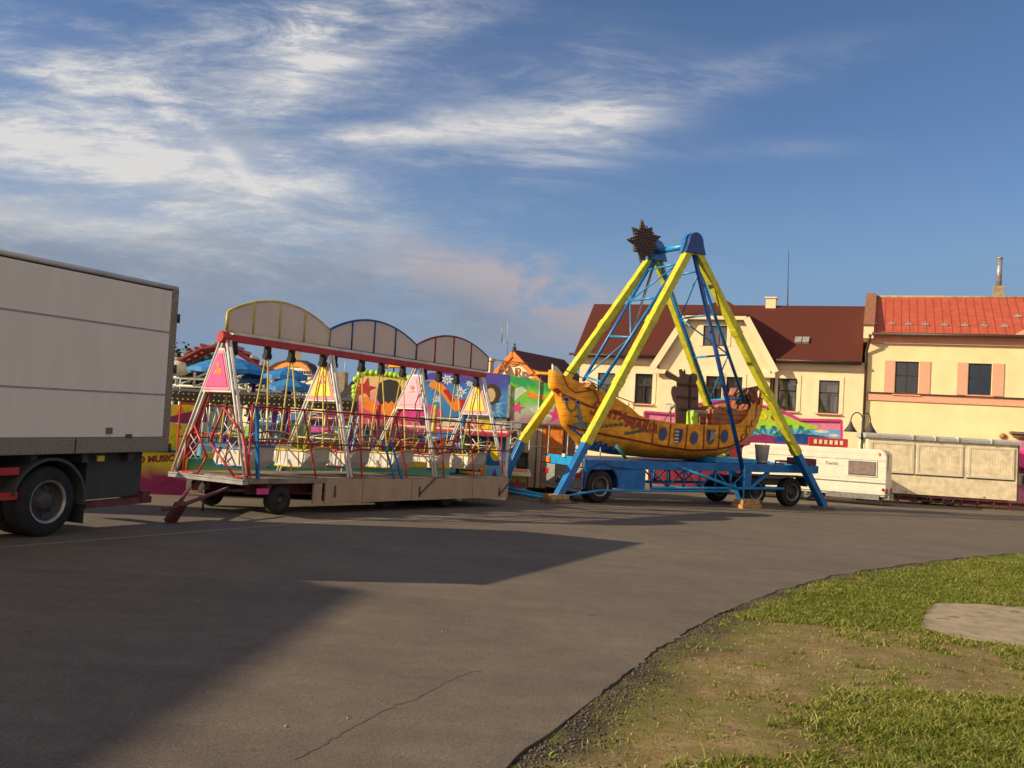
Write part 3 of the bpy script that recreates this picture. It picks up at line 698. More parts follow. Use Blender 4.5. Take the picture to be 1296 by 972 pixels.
k.build('wall', 'yplaster', T, recalc=False)
for h in h2:
    wi = window(T, *h, v=v2+.14, transom=.55, curtain=False, mull=1)
    for a, b in ((h[0]-.50, h[0]-.03), (h[1]+.03, h[1]+.52)):
        k = MB(); k.box((a, v2-.04, h[2]-.02), (b, v2-.003, h[3]+.02)); k.build('shutter_panel', 'pplaster', T)
k = MB()
zb0, zb1 = h2[0][2]-.42, h2[0][2]-.06
k.box((.12, v2-.07, zb0), (ur, v2-.003, zb1)); k.box((.1, v2-.14, zc0), (ur, v2-.003, ze2-.12)); k.box((.1, v2-.26, ze2-.12), (ur, v2-.003, ze2-.02))
for h in h2: k.box((h[0]-.12, v2-.13, h[2]-.13), (h[1]+.12, v2-.072, h[2]-.005))
k.build('cornice', 'pplaster', T)
k = MB(); k.box((.12, v2-.15, zb1+.002), (ur, v2-.004, zb1+.05)); k.build('ledge_flashing', 'gutter', T)
k = MB(); slab(k, [(.28, v2-.42, ze2+.02), (ur+.2, v2-.42, ze2+.02), (ur+.2, RV2, zr2), (.28, RV2, zr2)], .08); slab(k, [(.28, 8.4, ze2), (.28, RV2, zr2), (ur+.2, RV2, zr2), (ur+.2, 8.4, ze2)], .08)
rf = k.build('roof', 'redroof', T)
k = MB(); k.tube([(.28, RV2, zr2+.03), (ur+.2, RV2, zr2+.03)], .07); k.build('ridge_cap', 'concrete', rf)
k = MB(); k.tube([(.2, v2-.50, ze2-.02), (ur, v2-.50, ze2-.02)], .085); k.build('gutter', 'gutter', T)
p2 = (zr2-ze2)/(RV2-v2+.42)
def r2pt(px, py):
    for i in range(100):
        v = v2-.42+i*.05; q = FB.p(px, py, v)
        if q.z <= ze2+p2*(v-v2+.42): break
    return q
for px, py in ((1106.5, 411), (1128, 411.5), (1149.5, 412), (1171, 412.5), (1195, 413), (1221, 413.5), (1245, 414), (1271, 414.5), (1288, 402)):
    q = r2pt(px, py); k = MB(); k.box((q.x-.15, q.y-.06, q.z+.03), (q.x+.15, q.y-.02, q.z+.12)); k.box((q.x-.025, q.y-.04, q.z-.03), (q.x+.025, q.y+.25, q.z+.2))
    k.build('snow_guard', 'grey', T)
# party wall with brick coping
k = MB(); zt_ = FB.uz(1090, 373, RV2)[1]
k.prism([(0, 0), (0, 1)], 0, 1) if False else None
A = [(v2-.5, ze2-.25), (v2-.5, ze2+.35), (RV2, zt_), (8.4, ze2+.3), (8.4, ze2-.3)]
for x in (-.20, .27): k.face([(x, a, z) for a, z in A])
for (a, z), (b, z_) in zip(A, A[1:]+A[:1]): k.face([(-.20, a, z), (.27, a, z), (.27, b, z_), (-.20, b, z_)])
pw = k.build('party_wall', 'plaster', T)
k = MB(); k.beam((.04, v2-.55, ze2+.40), (.04, RV2, zt_+.04), .52, .10); k.build('brick_coping', 'brick', pw)
k = MB(); k.tube([(.10, v2-.5, ze2-.05), (.10, v2-.45, ze2-.35), (-.02, v2-.12, ze2-.9), (-.02, v2-.12, -.5)], .065); k.build('downpipe', 'gutter', T)
c0 = FB.p(1263.5, 376, RV2+.5); c1 = FB.p(1263.5, 362.5, RV2+.5); c2 = FB.p(1262.5, 328, RV2+.5)
k = MB(); k.box((c0.x-.25, RV2+.25, c0.z-1), (c0.x+.25, RV2+.75, c1.z)); chm = k.build('chimney', 'concrete', T)
k = MB(); k.tube([(c0.x, RV2+.5, c1.z-.05), (c0.x, RV2+.5, c2.z)], .13, 12); k.lathe([(.15, 0), (.15, .08), (.08, .10)], (c0.x, RV2+.5, c2.z), 'z', 12); k.build('flue_pipe', 'steel', chm)
# salmon dormer gable at the far side of the frontage
d0 = FB.p(1281, 422, v2-.2); dz = ze2+.02; hw = 2.3; uc2 = d0.x+hw
k = MB(); k.prism([(d0.x, dz), (d0.x+hw*2, dz), (uc2, dz+1.5)], v2-.35, 2.6); k.build('dormer_gable', 'pplaster', T)
q = FB.p(1269, 552, v2); k = MB(); k.lathe([(.05, -.14), (.14, -.08), (.15, -.03), (.12, -.003)], (q.x, v2, q.z), 'y', 16); k.build('wall_lamp', mat('amber_lamp', (.30, .17, .04), .4), T)
k = MB(); q = FB.p(1290, 548, v2-.6); k.box((q.x-.35, v2-1.0, q.z-.05), (q.x+2.6, v2-.003, q.z+.06)); k.box((q.x-.2, v2-.9, q.z-.2), (q.x+2.5, v2-.005, q.z-.055)); k.build('porch_roof', 'dtimber', T)

# --- orange-trimmed gable house behind, with painted sign
q = at(648, 600, 62); FG = Frame((q.x, q.y, -2.1), -26)
T = thing('gabled_house', 'cream gabled house with orange trimmed peak and rusty roof letters', 'house', FG)
ap = FG.uz(650, 445); lf = FG.uz(604, 497); rt = FG.uz(694, 492)
k = MB(); k.prism([(lf[0], -1), (rt[0], -1), rt, ap, lf], 0, .3); 
k.face([(lf[0], .3, -1), (lf[0], 9, -1), (lf[0], 9, lf[1]), (lf[0], .3, lf[1])]); k.face([(rt[0], .3, -1), (rt[0], 9, -1), (rt[0], 9, rt[1]), (rt[0], .3, rt[1])]); k.build('wall', 'plaster2', T)
k = MB(); slab(k, [(lf[0]-.3, -.05, lf[1]-.1), (ap[0], -.05, ap[1]+.14), (ap[0], 9, ap[1]+.14), (lf[0]-.3, 9, lf[1]-.1)]); slab(k, [(rt[0]+.3, -.05, rt[1]-.1), (rt[0]+.3, 9, rt[1]-.1), (ap[0], 9, ap[1]+.14), (ap[0], -.05, ap[1]+.14)]); k.build('roof', mat('dark_red_tiles', (.10, .03, .02), .85, var=.2, scale=20, bump=.3), T)
k = MB(); 
for e in (lf, rt): k.beam((e[0], -.10, e[1]-.12), (ap[0], -.10, ap[1]-.12), .14, .30)
k.disc((ap[0], ap[1]-.6), .5, -.08, 20, .4); k.build('painted_trim', 'orange', T)
for ch_, px, py in (('A', 636, 466), ('L', 646, 470), ('R', 656, 473)):
    q = FG.p(px, py, -.35); text('sign_letter', ch_, 1.05, mat('rusty_letters', (.30, .12, .05), .8, var=.3), T, (q.x, -.35, q.z), depth=.06)
k = MB()
q = FG.p(650, 466, -.3); k.tube([(lf[0]+.4, -.3, q.z-.5), (rt[0]-.8, -.3, q.z-.7)], .03); k.tube([(lf[0]+1.2, -.3, q.z+.55), (rt[0]-1.4, -.3, q.z+.35)], .03); k.build('sign_rail', 'maroon', T)
q = FG.p(649, 443, 0); k = MB(); k.lathe([(.10, 0), (.16, .15), (.05, .3), (.09, .42), (.001, .5)], (ap[0], .1, ap[1]+.1), 'z', 8); k.build('finial', 'dgrey', T)
k = MB(); a0 = FG.p(643, 446, 2); a1 = FG.p(643, 390, 2); k.tube([(a0.x, 2, a0.z-1), (a1.x, 2, a1.z)], .03, r2=.015); k.tube([(a0.x, 2, a0.z+.7), (a0.x-.55, 2, a0.z+.75)], .02); k.tube([(a0.x-.55, 2, a0.z+.7), (a0.x-.55, 2, a0.z+2)], .04); k.build('antenna', 'steel', T)
q = FG.p(619, 462, 3); k = MB(); k.box((q.x-.25, 2.7, q.z-2), (q.x+.25, 3.3, q.z+.3)); k.box((q.x-.35, 2.6, q.z+.3), (q.x+.35, 3.4, q.z+.5)); k.build('chimney', 'plaster', T)

# --- far house with a curved gable, and the dark-roofed one beside it
q = at(385, 600, 58); FH = Frame((q.x, q.y, -2.1), -26)
T = thing('baroque_house', 'cream house with orange edged curved gable behind blue canopies', 'house', FH)
out = [FH.uz(*a) for a in ((335, 472), (352, 462), (365, 458.5), (380, 459), (390, 464), (397, 474), (402, 484), (418, 489), (446, 496))]
b0, b1 = out[0][0]-2.5, out[-1][0]
k = MB(); k.prism([(b0, -1), (b1, -1)] + out[::-1] + [(b0, out[0][1]-.4)], 0, .4); k.box((b0, .4, -1), (b1, 6, out[-1][1]-.2)); k.build('wall', 'plaster2', T)
k = MB()
for a, b in zip(out, out[1:]): k.beam((a[0], -.02, a[1]-.1), (b[0], -.02, b[1]-.1), .14, .34)
k.build('gable_trim', 'orange', T)
k = MB()
for a, b in zip(out, out[1:]): k.beam((a[0], .25, a[1]+.12), (b[0], .25, b[1]+.12), .8, .1)
k.build('roof', 'darkroof', T)
h = pxhole(FH, 363, 376, 495, 502); 
wi = window(T, h[0], h[1]+.1, h[2]-.1, h[3], v=-.03, transom=0, curtain=False, frame='white', back=False); 
k = MB(); k.box((h[0]+.02, -.025, h[2]-.08), (h[1]+.08, -.004, h[3]-.02)); k.build('shade', 'dark', wi)
q = FH.p(373, 455, 2); k = MB(); k.box((q.x-.3, 1.7, q.z-2), (q.x+.3, 2.3, q.z+.8)); k.box((q.x-.4, 1.6, q.z+.8), (q.x+.4, 2.4, q.z+1.0)); k.build('chimney', 'plaster', T)
q = at(445, 600, 52); FD = Frame((q.x, q.y, -1.9), -10)
T = thing('dark_roofed_house', 'house with plain dark grey roof and stubby grey chimney', 'house', FD)
a = FD.uz(427, 487); b = FD.uz(446, 497); 
k = MB(); k.box((a[0]-1.2, 1, -1), (b[0]+3.0, 7, b[1]-2.2)); k.build('wall', 'plaster', T)
k = MB(); slab(k, [(a[0]-2.4, .2, b[1]-3), (b[0]+3.2, .2, b[1]-3.2), (b[0]+3.2, 4, b[1]-.9), (a[0]-.6, 4, a[1]+.35)]); slab(k, [(a[0]-2.4, 7.5, b[1]-3), (a[0]-.6, 4, a[1]+.35), (b[0]+3.2, 4, b[1]-.9), (b[0]+3.2, 7.5, b[1]-3.2)]); k.build('roof', 'darkroof', T)
q = FD.p(432, 474, 4); k = MB(); k.box((q.x-.35, 3.7, q.z-1.2), (q.x+.35, 4.3, q.z+.15)); k.build('chimney', 'concrete', T)
q = FD.p(437, 446, 4); k = MB(); k.tube([(q.x, 4.1, q.z-2.4), (q.x, 4.1, q.z)], .02); k.build('antenna', 'steel', T)

# ================================================================== TREES
m_leaf = mat('leaf_green', (.055, .085, .02), .7, var=.35, scale=3); m_leaf2 = mat('leaf_dark', (.03, .05, .018), .7, var=.35, scale=3)
def tree(loc, h, rad, label, nl=2600, lm=None, group=None):
    T = thing('broadleaf_tree', label, 'tree', loc=loc, group=group)
    k = MB(); k.tube([(0, 0, 0), (.1, 0, h*.25), (0, .1, h*.5), (.1, 0, h*.8)], h*.03, 8, r2=.03)
    cl = []
    for i in range(9):
        a = i*2.4; z = h*(.35+.06*i); e = (rad*.7*math.cos(a), rad*.7*math.sin(a), z+h*.15); k.tube([(0, 0, z*.9), (e[0]*.5, e[1]*.5, z+h*.08), e], h*.010, 6, r2=.015)
    k.build('trunk', 'bark', T)
    k = MB(); cs = []
    for i in range(26):
        v = Vector((rng.normal(), rng.normal(), rng.normal())).normalized()*rng.random()**.5
        cs.append((Vector((v.x*rad*.8, v.y*rad*.8, h*.66+v.z*h*.30)), rad*(.22+.22*rng.random())))
    for i in range(nl):
        c, r_ = cs[rng.integers(len(cs))]; v = Vector((rng.normal(), rng.normal(), rng.normal())).normalized()*r_*(.6+.5*rng.random()); p = c+v
        a = Vector((rng.normal(), rng.normal(), rng.normal())).normalized(); b = a.cross(v).normalized(); s_ = .10+.10*rng.random()
        k.face([p-a*s_, p+b*s_*.6, p+a*s_, p-b*s_*.6])
    k.build('crown', lm or m_leaf, T, recalc=False)
    return T
q = at(238, 600, 48); tree((q.x, q.y, -1.7), 6.0, 2.3, 'green tree behind the roller coaster hump beside the lorry', group='trees behind the fair')
q = at(322, 600, 52); tree((q.x, q.y, -1.8), 5.6, 1.6, 'green tree behind the coaster track, above the blue canopies', 1600, group='trees behind the fair')
q = at(884, 600, 66); tree((q.x, q.y, -2.1), 12.9, 1.2, 'small treetop rising behind the brown-red ridge of the cream house', 1500, m_leaf2)
q = at(824, 600, 66); tree((q.x, q.y, -2.1), 11.2, 1.0, 'low treetop behind the left ridge of the cream house', 900, m_leaf2)

# ================================================================== STREET LAMP
q = gr(1091, 642); q = at(1091, 560, 41.0); FL = Frame((q.x, q.y, gz(41)), 0)
T = thing('street_lamp', 'double arm street lamp with dark conical shades on swan-neck arms', 'street lamp', FL)
tp = FL.uz(1092, 546); pt = FL.uz(1093, 524)
k = MB(); k.tube([(0, 0, 0), (0, 0, .8), (0, 0, tp[1]+.5)], .085, 12, r2=.055); k.lathe([(.15, 0), (.15, .5), (.09, .6)], (0, 0, 0), 'z', 12); k.build('pole', 'dgrey', T)
L0, L1 = FL.uz(1076.5, 539), FL.uz(1101.5, 540.5)
for e in (L0, L1):
    k = MB(); cx = (e[0]+0)/2; rx = abs(e[0])/2
    k.tube([(cx+rx*math.cos(a)*(1 if e[0] < 0 else -1), 0, e[1]+.22+.40*math.sin(a)) for a in [math.pi*i/12 for i in range(13)]]+[(e[0], 0, e[1]+.1)], .028, 8)
    ar = k.build('arm', 'dgrey', T)
    k = MB(); k.lathe([(.03, .22), (.07, .12), (.12, .0), (.30, -.26), (.28, -.27), (.10, -.03)], (e[0], 0, e[1]), 'z', 20); k.build('lamp_shade', 'dgrey', ar)

# ================================================================== LORRY AT LEFT
g0_ = gr(60, 680); FT = Frame(g0_, math.degrees(math.atan2(.93, .366)))
T = thing('box_lorry', 'white panelled box lorry at the left edge, rear wheel and red underrun bars showing', 'lorry', FT)
rear, ztop = FT.uz(226, 363); zbot = FT.uz(208, 571)[1]; rail = FT.uz(200, 553)[1]; ufront = rear-6.1; WD = 2.45
k = MB(); k.box((ufront+.05, .0, rail), (rear-.12, WD, ztop-.09)); bx = k.build('box_body', 'box', T, bevel=.01)
for py0, py1 in ((390, 420), (488, 500)):
    z = (FT.uz(4, py0+.6)[1]+FT.uz(205, py1-.5)[1])/2
    k = MB(); k.box((ufront+.05, -.006, z-.012), (rear-.12, -.0005, z+.012)); k.build('panel_joint', 'grey', bx)
k = MB(); k.box((ufront, -.02, zbot), (rear, WD+.02, rail-.004)); k.build('lower_rail', 'tread', T, bevel=.005)
for x in (FT.uz(94, 565)[0], FT.uz(94, 565)[0]-2.4):
    k = MB(); k.box((x-.012, -.024, zbot), (x+.012, -.021, rail-.006)); k.build('rail_joint', 'dgrey', T)
k = MB(); k.box((rear-.118, -.014, rail), (rear+.01, WD+.014, ztop-.05)); k.build('rear_frame', 'tread', T, bevel=.008)
k = MB(); k.tube([(ufront, .03, ztop-.03), (rear+.01, .03, ztop-.03)], .035, 10); k.tube([(ufront, WD-.03, ztop-.03), (rear+.01, WD-.03, ztop-.03)], .055, 10); k.box((ufront, .03, ztop-.06), (rear, WD-.03, ztop-.01)); k.build('roof_rail', 'white', T)
for z in (ztop-.5, ztop-1.3, zbot+.05):
    k = MB(); k.box((rear+.01, .0, z-.05), (rear+.05, .16, z+.05)); k.tube([(rear+.03, -.02, z-.07), (rear+.03, -.02, z+.07)], .022, 8); k.build('door_hinge', 'dgrey', T)
u, z = FT.uz(137.5, 545); k = MB(); k.box((u-.055, -.02, z-.045), (u+.055, -.001, z+.045)); k.build('side_marker', 'brown', T)
u, z = FT.uz(162, 552); k = MB(); k.box((u-.05, -.03, z-.03), (u+.05, -.001, z+.03)); k.build('side_marker', 'maroon', T)
for v in (.35, WD-.45): pass
k = MB(); k.box((ufront+.1, .75, .62), (rear-.15, .95, zbot-.004)); k.box((ufront+.1, WD-.95, .62), (rear-.15, WD-.75, zbot-.004))
for i in range(7): k.box((ufront+.3+i*.85, .1, zbot-.14), (ufront+.4+i*.85, WD-.1, zbot-.006))
k.box((-.25, .35, .42), (.25, WD-.35, .58)); k.build('chassis', 'dgrey', T)
wr = .475
wheel(T, (0, .04, wr), wr, .29, .62, 'grey'); wheel(T, (0, .36, wr), wr, .29, .62, 'grey')
wheel(T, (0, WD-.33, wr), wr, .29, .62, 'grey'); wheel(T, (0, WD-.65, wr), wr, .29, .62, 'grey'); wheel(T, (-4.2, .08, wr), wr, .3, .62, 'grey')
k = MB(); pr = arc(0, wr, wr+.13, wr+.12, -8, 168, 20)      # mudguard
pr2 = arc(0, wr, wr+.09, wr+.08, -8, 168, 20)
k.prism(pr+pr2[::-1], .0, .66); mg = k.build('mudguard', 'dgrey', T)
k = MB(); k.box((wr+.10, .02, .13), (wr+.13, .64, .52)); k.build('mud_flap', 'black', T)
k = MB(); a = FT.uz(115, 575); b = FT.uz(185, 618); k.box((.82, .25, .42), (rear-.25, 1.1, zbot-.01)); k.build('storage_locker', 'dgrey', T, bevel=.01)
k = MB(); k.box((.80, .2, .30), (rear-.05, .3, .40)); k.box((rear-.3, .15, .36), (rear-.15, WD-.15, .5)); k.build('rear_bumper', 'maroon', T)
k = MB(); q = FT.uz(135, 580); k.box((q[0]-.06, .10, q[1]-.05), (q[0]+.06, .13, q[1]+.03)); k.build('reflector', 'syellow', T)
k = MB(); 
gx2 = FT.uz(26, 597)[0]
for z2 in (FT.uz(12, 597)[1], FT.uz(12, 628.5)[1]):
    k.box((-3.4, .02, z2-.05), (gx2, .05, z2+.05))
k.build('side_guard', 'red', T, bevel=.006)
k = MB(); k.box((-3.0, .06, .3), (-2.95, .12, zbot)); k.box((-1.1, .06, .3), (-1.05, .12, zbot)); k.build('guard_post', 'dgrey', T)
# cab ahead of the box, out of the picture's left side
k = MB(); c0 = ufront-.15
k.prism([(c0, .55), (c0-2.1, .55), (c0-2.15, 1.4), (c0-1.9, 2.75), (c0-1.5, 2.9), (c0, 2.92)], .05, WD-.05); cb = k.build('cab', 'white', T, bevel=.05)
k = MB(); k.prism([(c0-.6, 1.6), (c0-1.6, 1.6), (c0-1.62, 2.0), (c0-1.5, 2.5), (c0-.6, 2.5)], .035, .048); k.build('side_window', 'dark', cb)
# town house added out of view at left to cast the near asphalt's shadow
TH_ = thing('shadow_house', 'tall cream house added out of view at left to cast the near asphalt shadow', 'house', loc=(-20.25, 5.05, .1))
hh_ = 8.75
hs = [(-13+i*2.6, -11.8+i*2.6, z0, z0+1.7) for i in range(5) for z0 in (1.4, 4.6)]
k = MB(); us = sorted({-15.0, 0.0, *[h[0] for h in hs], *[h[1] for h in hs]}); zs_ = sorted({-1.0, hh_-.1, *[h[2] for h in hs], *[h[3] for h in hs]})
for a, b in zip(us, us[1:]):
    for c, d in zip(zs_, zs_[1:]):
        if not any(h[0] < (a+b)/2 < h[1] and h[2] < (c+d)/2 < h[3] for h in hs): k.face([(0, a, c), (0, b, c), (0, b, d), (0, a, d)])
for a, b in ((-15, -15), (0, 0)): k.face([(0, a, -1), (-9, a, -1), (-9, a, hh_-.1), (-4.5, a, hh_+1.3), (0, a, hh_-.1)])
k.face([(-9, -15, -1), (-9, 0, -1), (-9, 0, hh_-.1), (-9, -15, hh_-.1)]); k.build('wall', 'plaster', TH_, recalc=False)
k = MB(); slab(k, [(.12, -15.1, hh_), (.12, .1, hh_), (-4.5, .1, hh_+1.5), (-4.5, -15.1, hh_+1.5)]); slab(k, [(-9.1, -15.1, hh_), (-4.5, -15.1, hh_+1.5), (-4.5, .1, hh_+1.5), (-9.1, .1, hh_)]); k.build('roof', 'shingle', TH_)
for h in hs: k = MB(); k.box((-.16, h[0], h[2]), (-.10, h[1], h[3])); wn_ = k.build('window', 'wframe', TH_); k = MB(); k.box((-.098, h[0]+.08, h[2]+.08), (-.09, h[1]-.08, h[3]-.08)); k.build('pane', 'dark', wn_)

FT3 = Frame((-12.6, 15.1, gz(15.1)), 4)  # box trailer added behind the lorry to shade the ground by the drawbar
T = thing('shade_trailer', 'low plain grey box trailer added behind the white lorry to shade the ground', 'trailer', FT3)
k = MB(); k.box((0, 0, .75), (3.8, 1.9, 1.85)); k.build('body', 'grey', T, bevel=.03)
k = MB(); k.box((.2, .2, .5), (3.6, 1.7, .74)); k.build('chassis', 'dgrey', T)
wheel(T, (1.5, .02, .35), .35, .22); wheel(T, (1.5, 1.66, .35), .35, .22); wheel(T, (2.4, .02, .35), .35, .22); wheel(T, (2.4, 1.66, .35), .35, .22)
# ================================================================== CARAVAN
q0 = gr(1120, 641); FC = Frame(q0, -28, .5)
T = thing('caravan', 'cream touring caravan with rounded ends and curtained side window', 'caravan', FC)
# local x: 0 at the rear lower corner, running left (negative)
zt = FC.uz(1090, 568)[1]; zb = FC.uz(1110, 629)[1]; uL = FC.uz(938, 600)[0]; uR = FC.uz(1122, 600)[0]; CW = 2.15
def rrect(u0, u1, z0, z1, rl, rr_, n=7):
    P = [(u0+.12, z0), (u1-.04, z0), (u1, z0+.25)]
    P += [(u1-rr_+rr_*math.cos(R(90*i/n)), z1-rr_+rr_*math.sin(R(90*i/n))) for i in range(n+1)]
    P += [(u0+rl-rl*math.sin(R(90*i/n)), z1-rl+rl*math.cos(R(90*i/n))) for i in range(n+1)] + [(u0, z0+.3)]
    return P
prof = rrect(uL, uR, zb, zt, .38, .30)
k = MB(); k.prism(prof, 0, CW); body = k.build('body', 'caravan', T, bevel=.035)
def car_panel(name, h, v0, v1, m, par): 
    k = MB(); k.box((h[0], v0, h[2]), (h[1], v1, h[3])); return k.build(name, m, par, bevel=.008)
h = pxhole(FC, 1074, 1108.5, 584, 601.5); wi = car_panel('window', (h[0]-.05, h[1]+.05, h[2]-.05, h[3]+.05), -.03, -.002, 'white', T)
car_panel('pane', h, -.038, -.031, mat('tinted_perspex', (.10, .085, .075), .12, coat=.3), wi)
k = MB(); n_ = 30
for i in range(n_):
    x0 = h[0]+.03+(h[1]-h[0]-.06)*i/n_; x1 = x0+(h[1]-h[0]-.06)/n_*.62; k.box((x0, -.044, h[2]+.04), (x1, -.0385, h[3]-.03))
k.build('curtain', mat('pinkish_curtain', (.36, .27, .24), .9), wi)
h = pxhole(FC, 1018, 1031, 583, 592); 
hh = pxhole(FC, 985, 1031, 582.5, 598); wi = car_panel('window', hh, -.03, -.002, 'white', T); car_panel('pane', (hh[0]+.05, hh[1]-.05, hh[2]+.05, hh[3]-.05), -.038, -.031, 'brown', wi)
k = MB(); 
for py in (609.5, 624): 
    z = FC.uz(1080, py)[1]; k.box((uL+.3, -.02, z-.02), (uR-.05, -.003, z+.02))
k.box((uL+.3, -.012, FC.uz(1110, 583)[1]-.006), (uR-.05, -.003, FC.uz(1110, 583)[1]+.006))
k.build('trim_strip', 'alu', T)
k = MB(); k.box((FC.uz(1045, 625)[0], -.05, zb-.12), (uR-.25, .1, zb+.08)); k.build('side_skirt', 'alu', T)
q = FC.uz(1052, 586); text('name_plate', 'Tourist', .17, 'dgrey', T, (q[0], -.006, q[1]), depth=.002, shear=.3)
# back end
k = MB(); k.box((uR-.001, .35, zb+1.05), (uR+.03, CW-.35, zb+1.70)); rw = k.build('rear_window', mat('sandy_pane', (.30, .26, .18), .25), T, bevel=.02)
for v in (.22, CW-.22):
    k = MB(); k.box((uR, v-.10, zb+.15), (uR+.05, v+.10, zb+.34)); k.build('tail_light', 'redlens', T, bevel=.01)
k = MB(); k.lathe([(.06, -.05), (.06, 0), (.001, 0)], (uR-.10, 0, zb+.30), 'y', 10); k.build('tail_light', 'redlens', T)
k = MB(); k.box((uR, .6, zb+.16), (uR+.02, 1.2, zb+.28)); k.build('number_plate', 'white', T)
k = MB(); k.box((uR-.1, .1, zb-.08), (uR+.12, CW-.1, zb+.08)); k.build('rear_bumper', 'grey', T)
k = MB(); k.box((uL+.2, .3, zb-.16), (uR-.2, .42, zb-.002)); k.box((uL+.2, CW-.42, zb-.16), (uR-.2, CW-.3, zb-.002)); k.tube([(uL+.5, .4, zb-.1), (uL-1.1, CW/2, zb-.05)], .04); k.tube([(uL+.5, CW-.4, zb-.1), (uL-1.1, CW/2, zb-.05)], .04); k.build('chassis', 'dgrey', T)
wx = (uL+uR)/2-.2; wheel(T, (wx, .05, .3), .3, .18, .6, 'steel'); wheel(T, (wx, CW-.23, .3), .3, .18, .6, 'steel')
q = FC.uz(1113, 575); k = MB(); k.box((q[0]-.03, -.03, q[1]-.06), (q[0]+.03, -.002, q[1]+.06)); k.build('marker_light', 'orlens', T)
for a in (.3, CW-.3): k = MB(); k.tube([(uR-.35, a, zb), (uR-.15, a, .02)], .025); k.build('corner_steady', 'steel', T)

# ================================================================== STALL TRAILER
q0 = gr(1143, 645); q0 = at(1143, 640, 40); q0.z = gz(40); FS = Frame(q0, -11, .5)
T = thing('stall_trailer', 'long cream boarded stall trailer with closed shutters on low steel frame', 'trailer', FS)
uL = FS.uz(1097, 600)[0]; uR = FS.uz(1288, 600)[0]; zt = FS.uz(1190, 558)[1]; zb = FS.uz(1190, 628)[1]; SW = 2.3
k = MB(); k.box((uL, 0, zb), (uR, SW, zt)); k.build('body', 'stallwall', T, bevel=.02)
k = MB(); P = [(0-.10, zt-.02), (-.12, zt+.10), (.25, zt+.20), (SW-.25, zt+.20), (SW+.12, zt+.10), (SW+.10, zt-.02)]
A = [(uL-.12, y, z) for y, z in P]; B = [(uR+.10, y, z) for y, z in P]; k.face(A); k.face(B[::-1]); [k.face([A[i], B[i], B[(i+1) % 6], A[(i+1) % 6]]) for i in range(6)]
rf = k.build('roof', mat('pale_blue_grey_sheet', (.40, .42, .42), .5, var=.1), T)
k = MB()
for px in (1155, 1183, 1212, 1254): x = FS.uz(px, 555)[0]; k.box((x-.02, -.15, zt-.01), (x+.02, SW, zt+.215))
k.build('roof_joint', 'white', rf)
for a, b in ((1102, 1157), (1161, 1219), (1226, 1284)):
    h0 = FS.uz(a, 560)[0]; h1 = FS.uz(b, 560)[0]; z1 = FS.uz(1190, 563)[1]; z0 = FS.uz(1190, 602)[1]
    k = MB(); k.box((h0, -.03, z0), (h1, -.003, z1)); sh = k.build('shutter', 'stallwall', T)
    k = MB(); f_ = .09
    for q_ in (((h0, z0), (h0+f_, z1)), ((h1-f_, z0), (h1, z1)), ((h0+f_, z0), (h1-f_, z0+f_)), ((h0+f_, z1-f_), (h1-f_, z1))): k.box((q_[0][0], -.045, q_[0][1]), (q_[1][0], -.031, q_[1][1]))
    k.build('shutter_frame', 'cream', sh)
    k = MB(); k.box((h0-.04, -.02, z0-.05), (h1+.04, -.004, z0-.004)); k.build('seam', 'gutter', sh)
k = MB(); k.box((uR-.0, -.02, zb), (uR+.04, .05, zt)); k.build('corner_post', 'gutter', T)
k = MB(); k.box((uL+.2, .4, zb-.25), (uR-.2, .55, zb-.004)); k.box((uL+.2, SW-.55, zb-.25), (uR-.2, SW-.4, zb-.004)); 
k.build('chassis', 'maroon', T)
for x in ((uL+uR)/2-.5, (uL+uR)/2+.4): wheel(T, (x, .1, .3), .3, .2, .55, 'dgrey'); wheel(T, (x, SW-.3, .3), .3, .2, .55, 'dgrey')
for px, py in ((1147, 622), (1245, 629)): u, z = FS.uz(px, py); k = MB(); k.lathe([(.035, -.03), (.035, 0), (.001, -.03)], (u, 0, z), 'y', 10); k.build('reflector', 'orlens', T)
# folded platform frames lying before it
T2 = thing('platform_frame', 'low rusty steel platform frame lying under the cream stall trailer', 'steel frame', FS)
k = MB(); v_ = -.25
for z in (.36, .18): k.box((uL+1.2, v_-.03, z-.025), (uR+.35, v_+.03, z+.025))
k.build('rail', 'maroon', T2)
for i in range(9):
    x = uL+1.3+i*(uR+.3-uL-1.3)/8; k = MB(); k.box((x-.02, v_-.04, 0), (x+.02, v_+.04, .40)); k.box((x-.03, v_+.06, .1), (x+.03, .6, .16)); k.build('leg', 'maroon', T2)

# pink booth at the far edge
q0 = at(1292, 640, 41.5); q0.z = gz(41.5); FP = Frame(q0, -10)
T = thing('pink_booth', 'pink fairground booth with wine coloured awning, cut by the picture edge', 'booth', FP)
k = MB(); k.box((-.05, .3, .2), (4, 2.4, 3.1)); k.build('body', 'pink', T)
k = MB(); slab(k, [(-.25, -.5, 2.0), (4.2, -.5, 2.0), (4.2, .6, 2.9), (-.25, .6, 2.9)], .12); k.build('awning', 'hotpink', T)
k = MB(); k.box((-.05, .2, 1.05), (4, .29, 1.6)); k.build('counter', 'white', T)
k = MB(); k.box((-.15, .18, 1.6), (4, .28, 2.0)); k.build('opening', 'magenta', T)
k = MB(); k.box((.1, -.02, 1.1), (.6, .19, 1.5)); k.build('notice', 'dgrey', T)

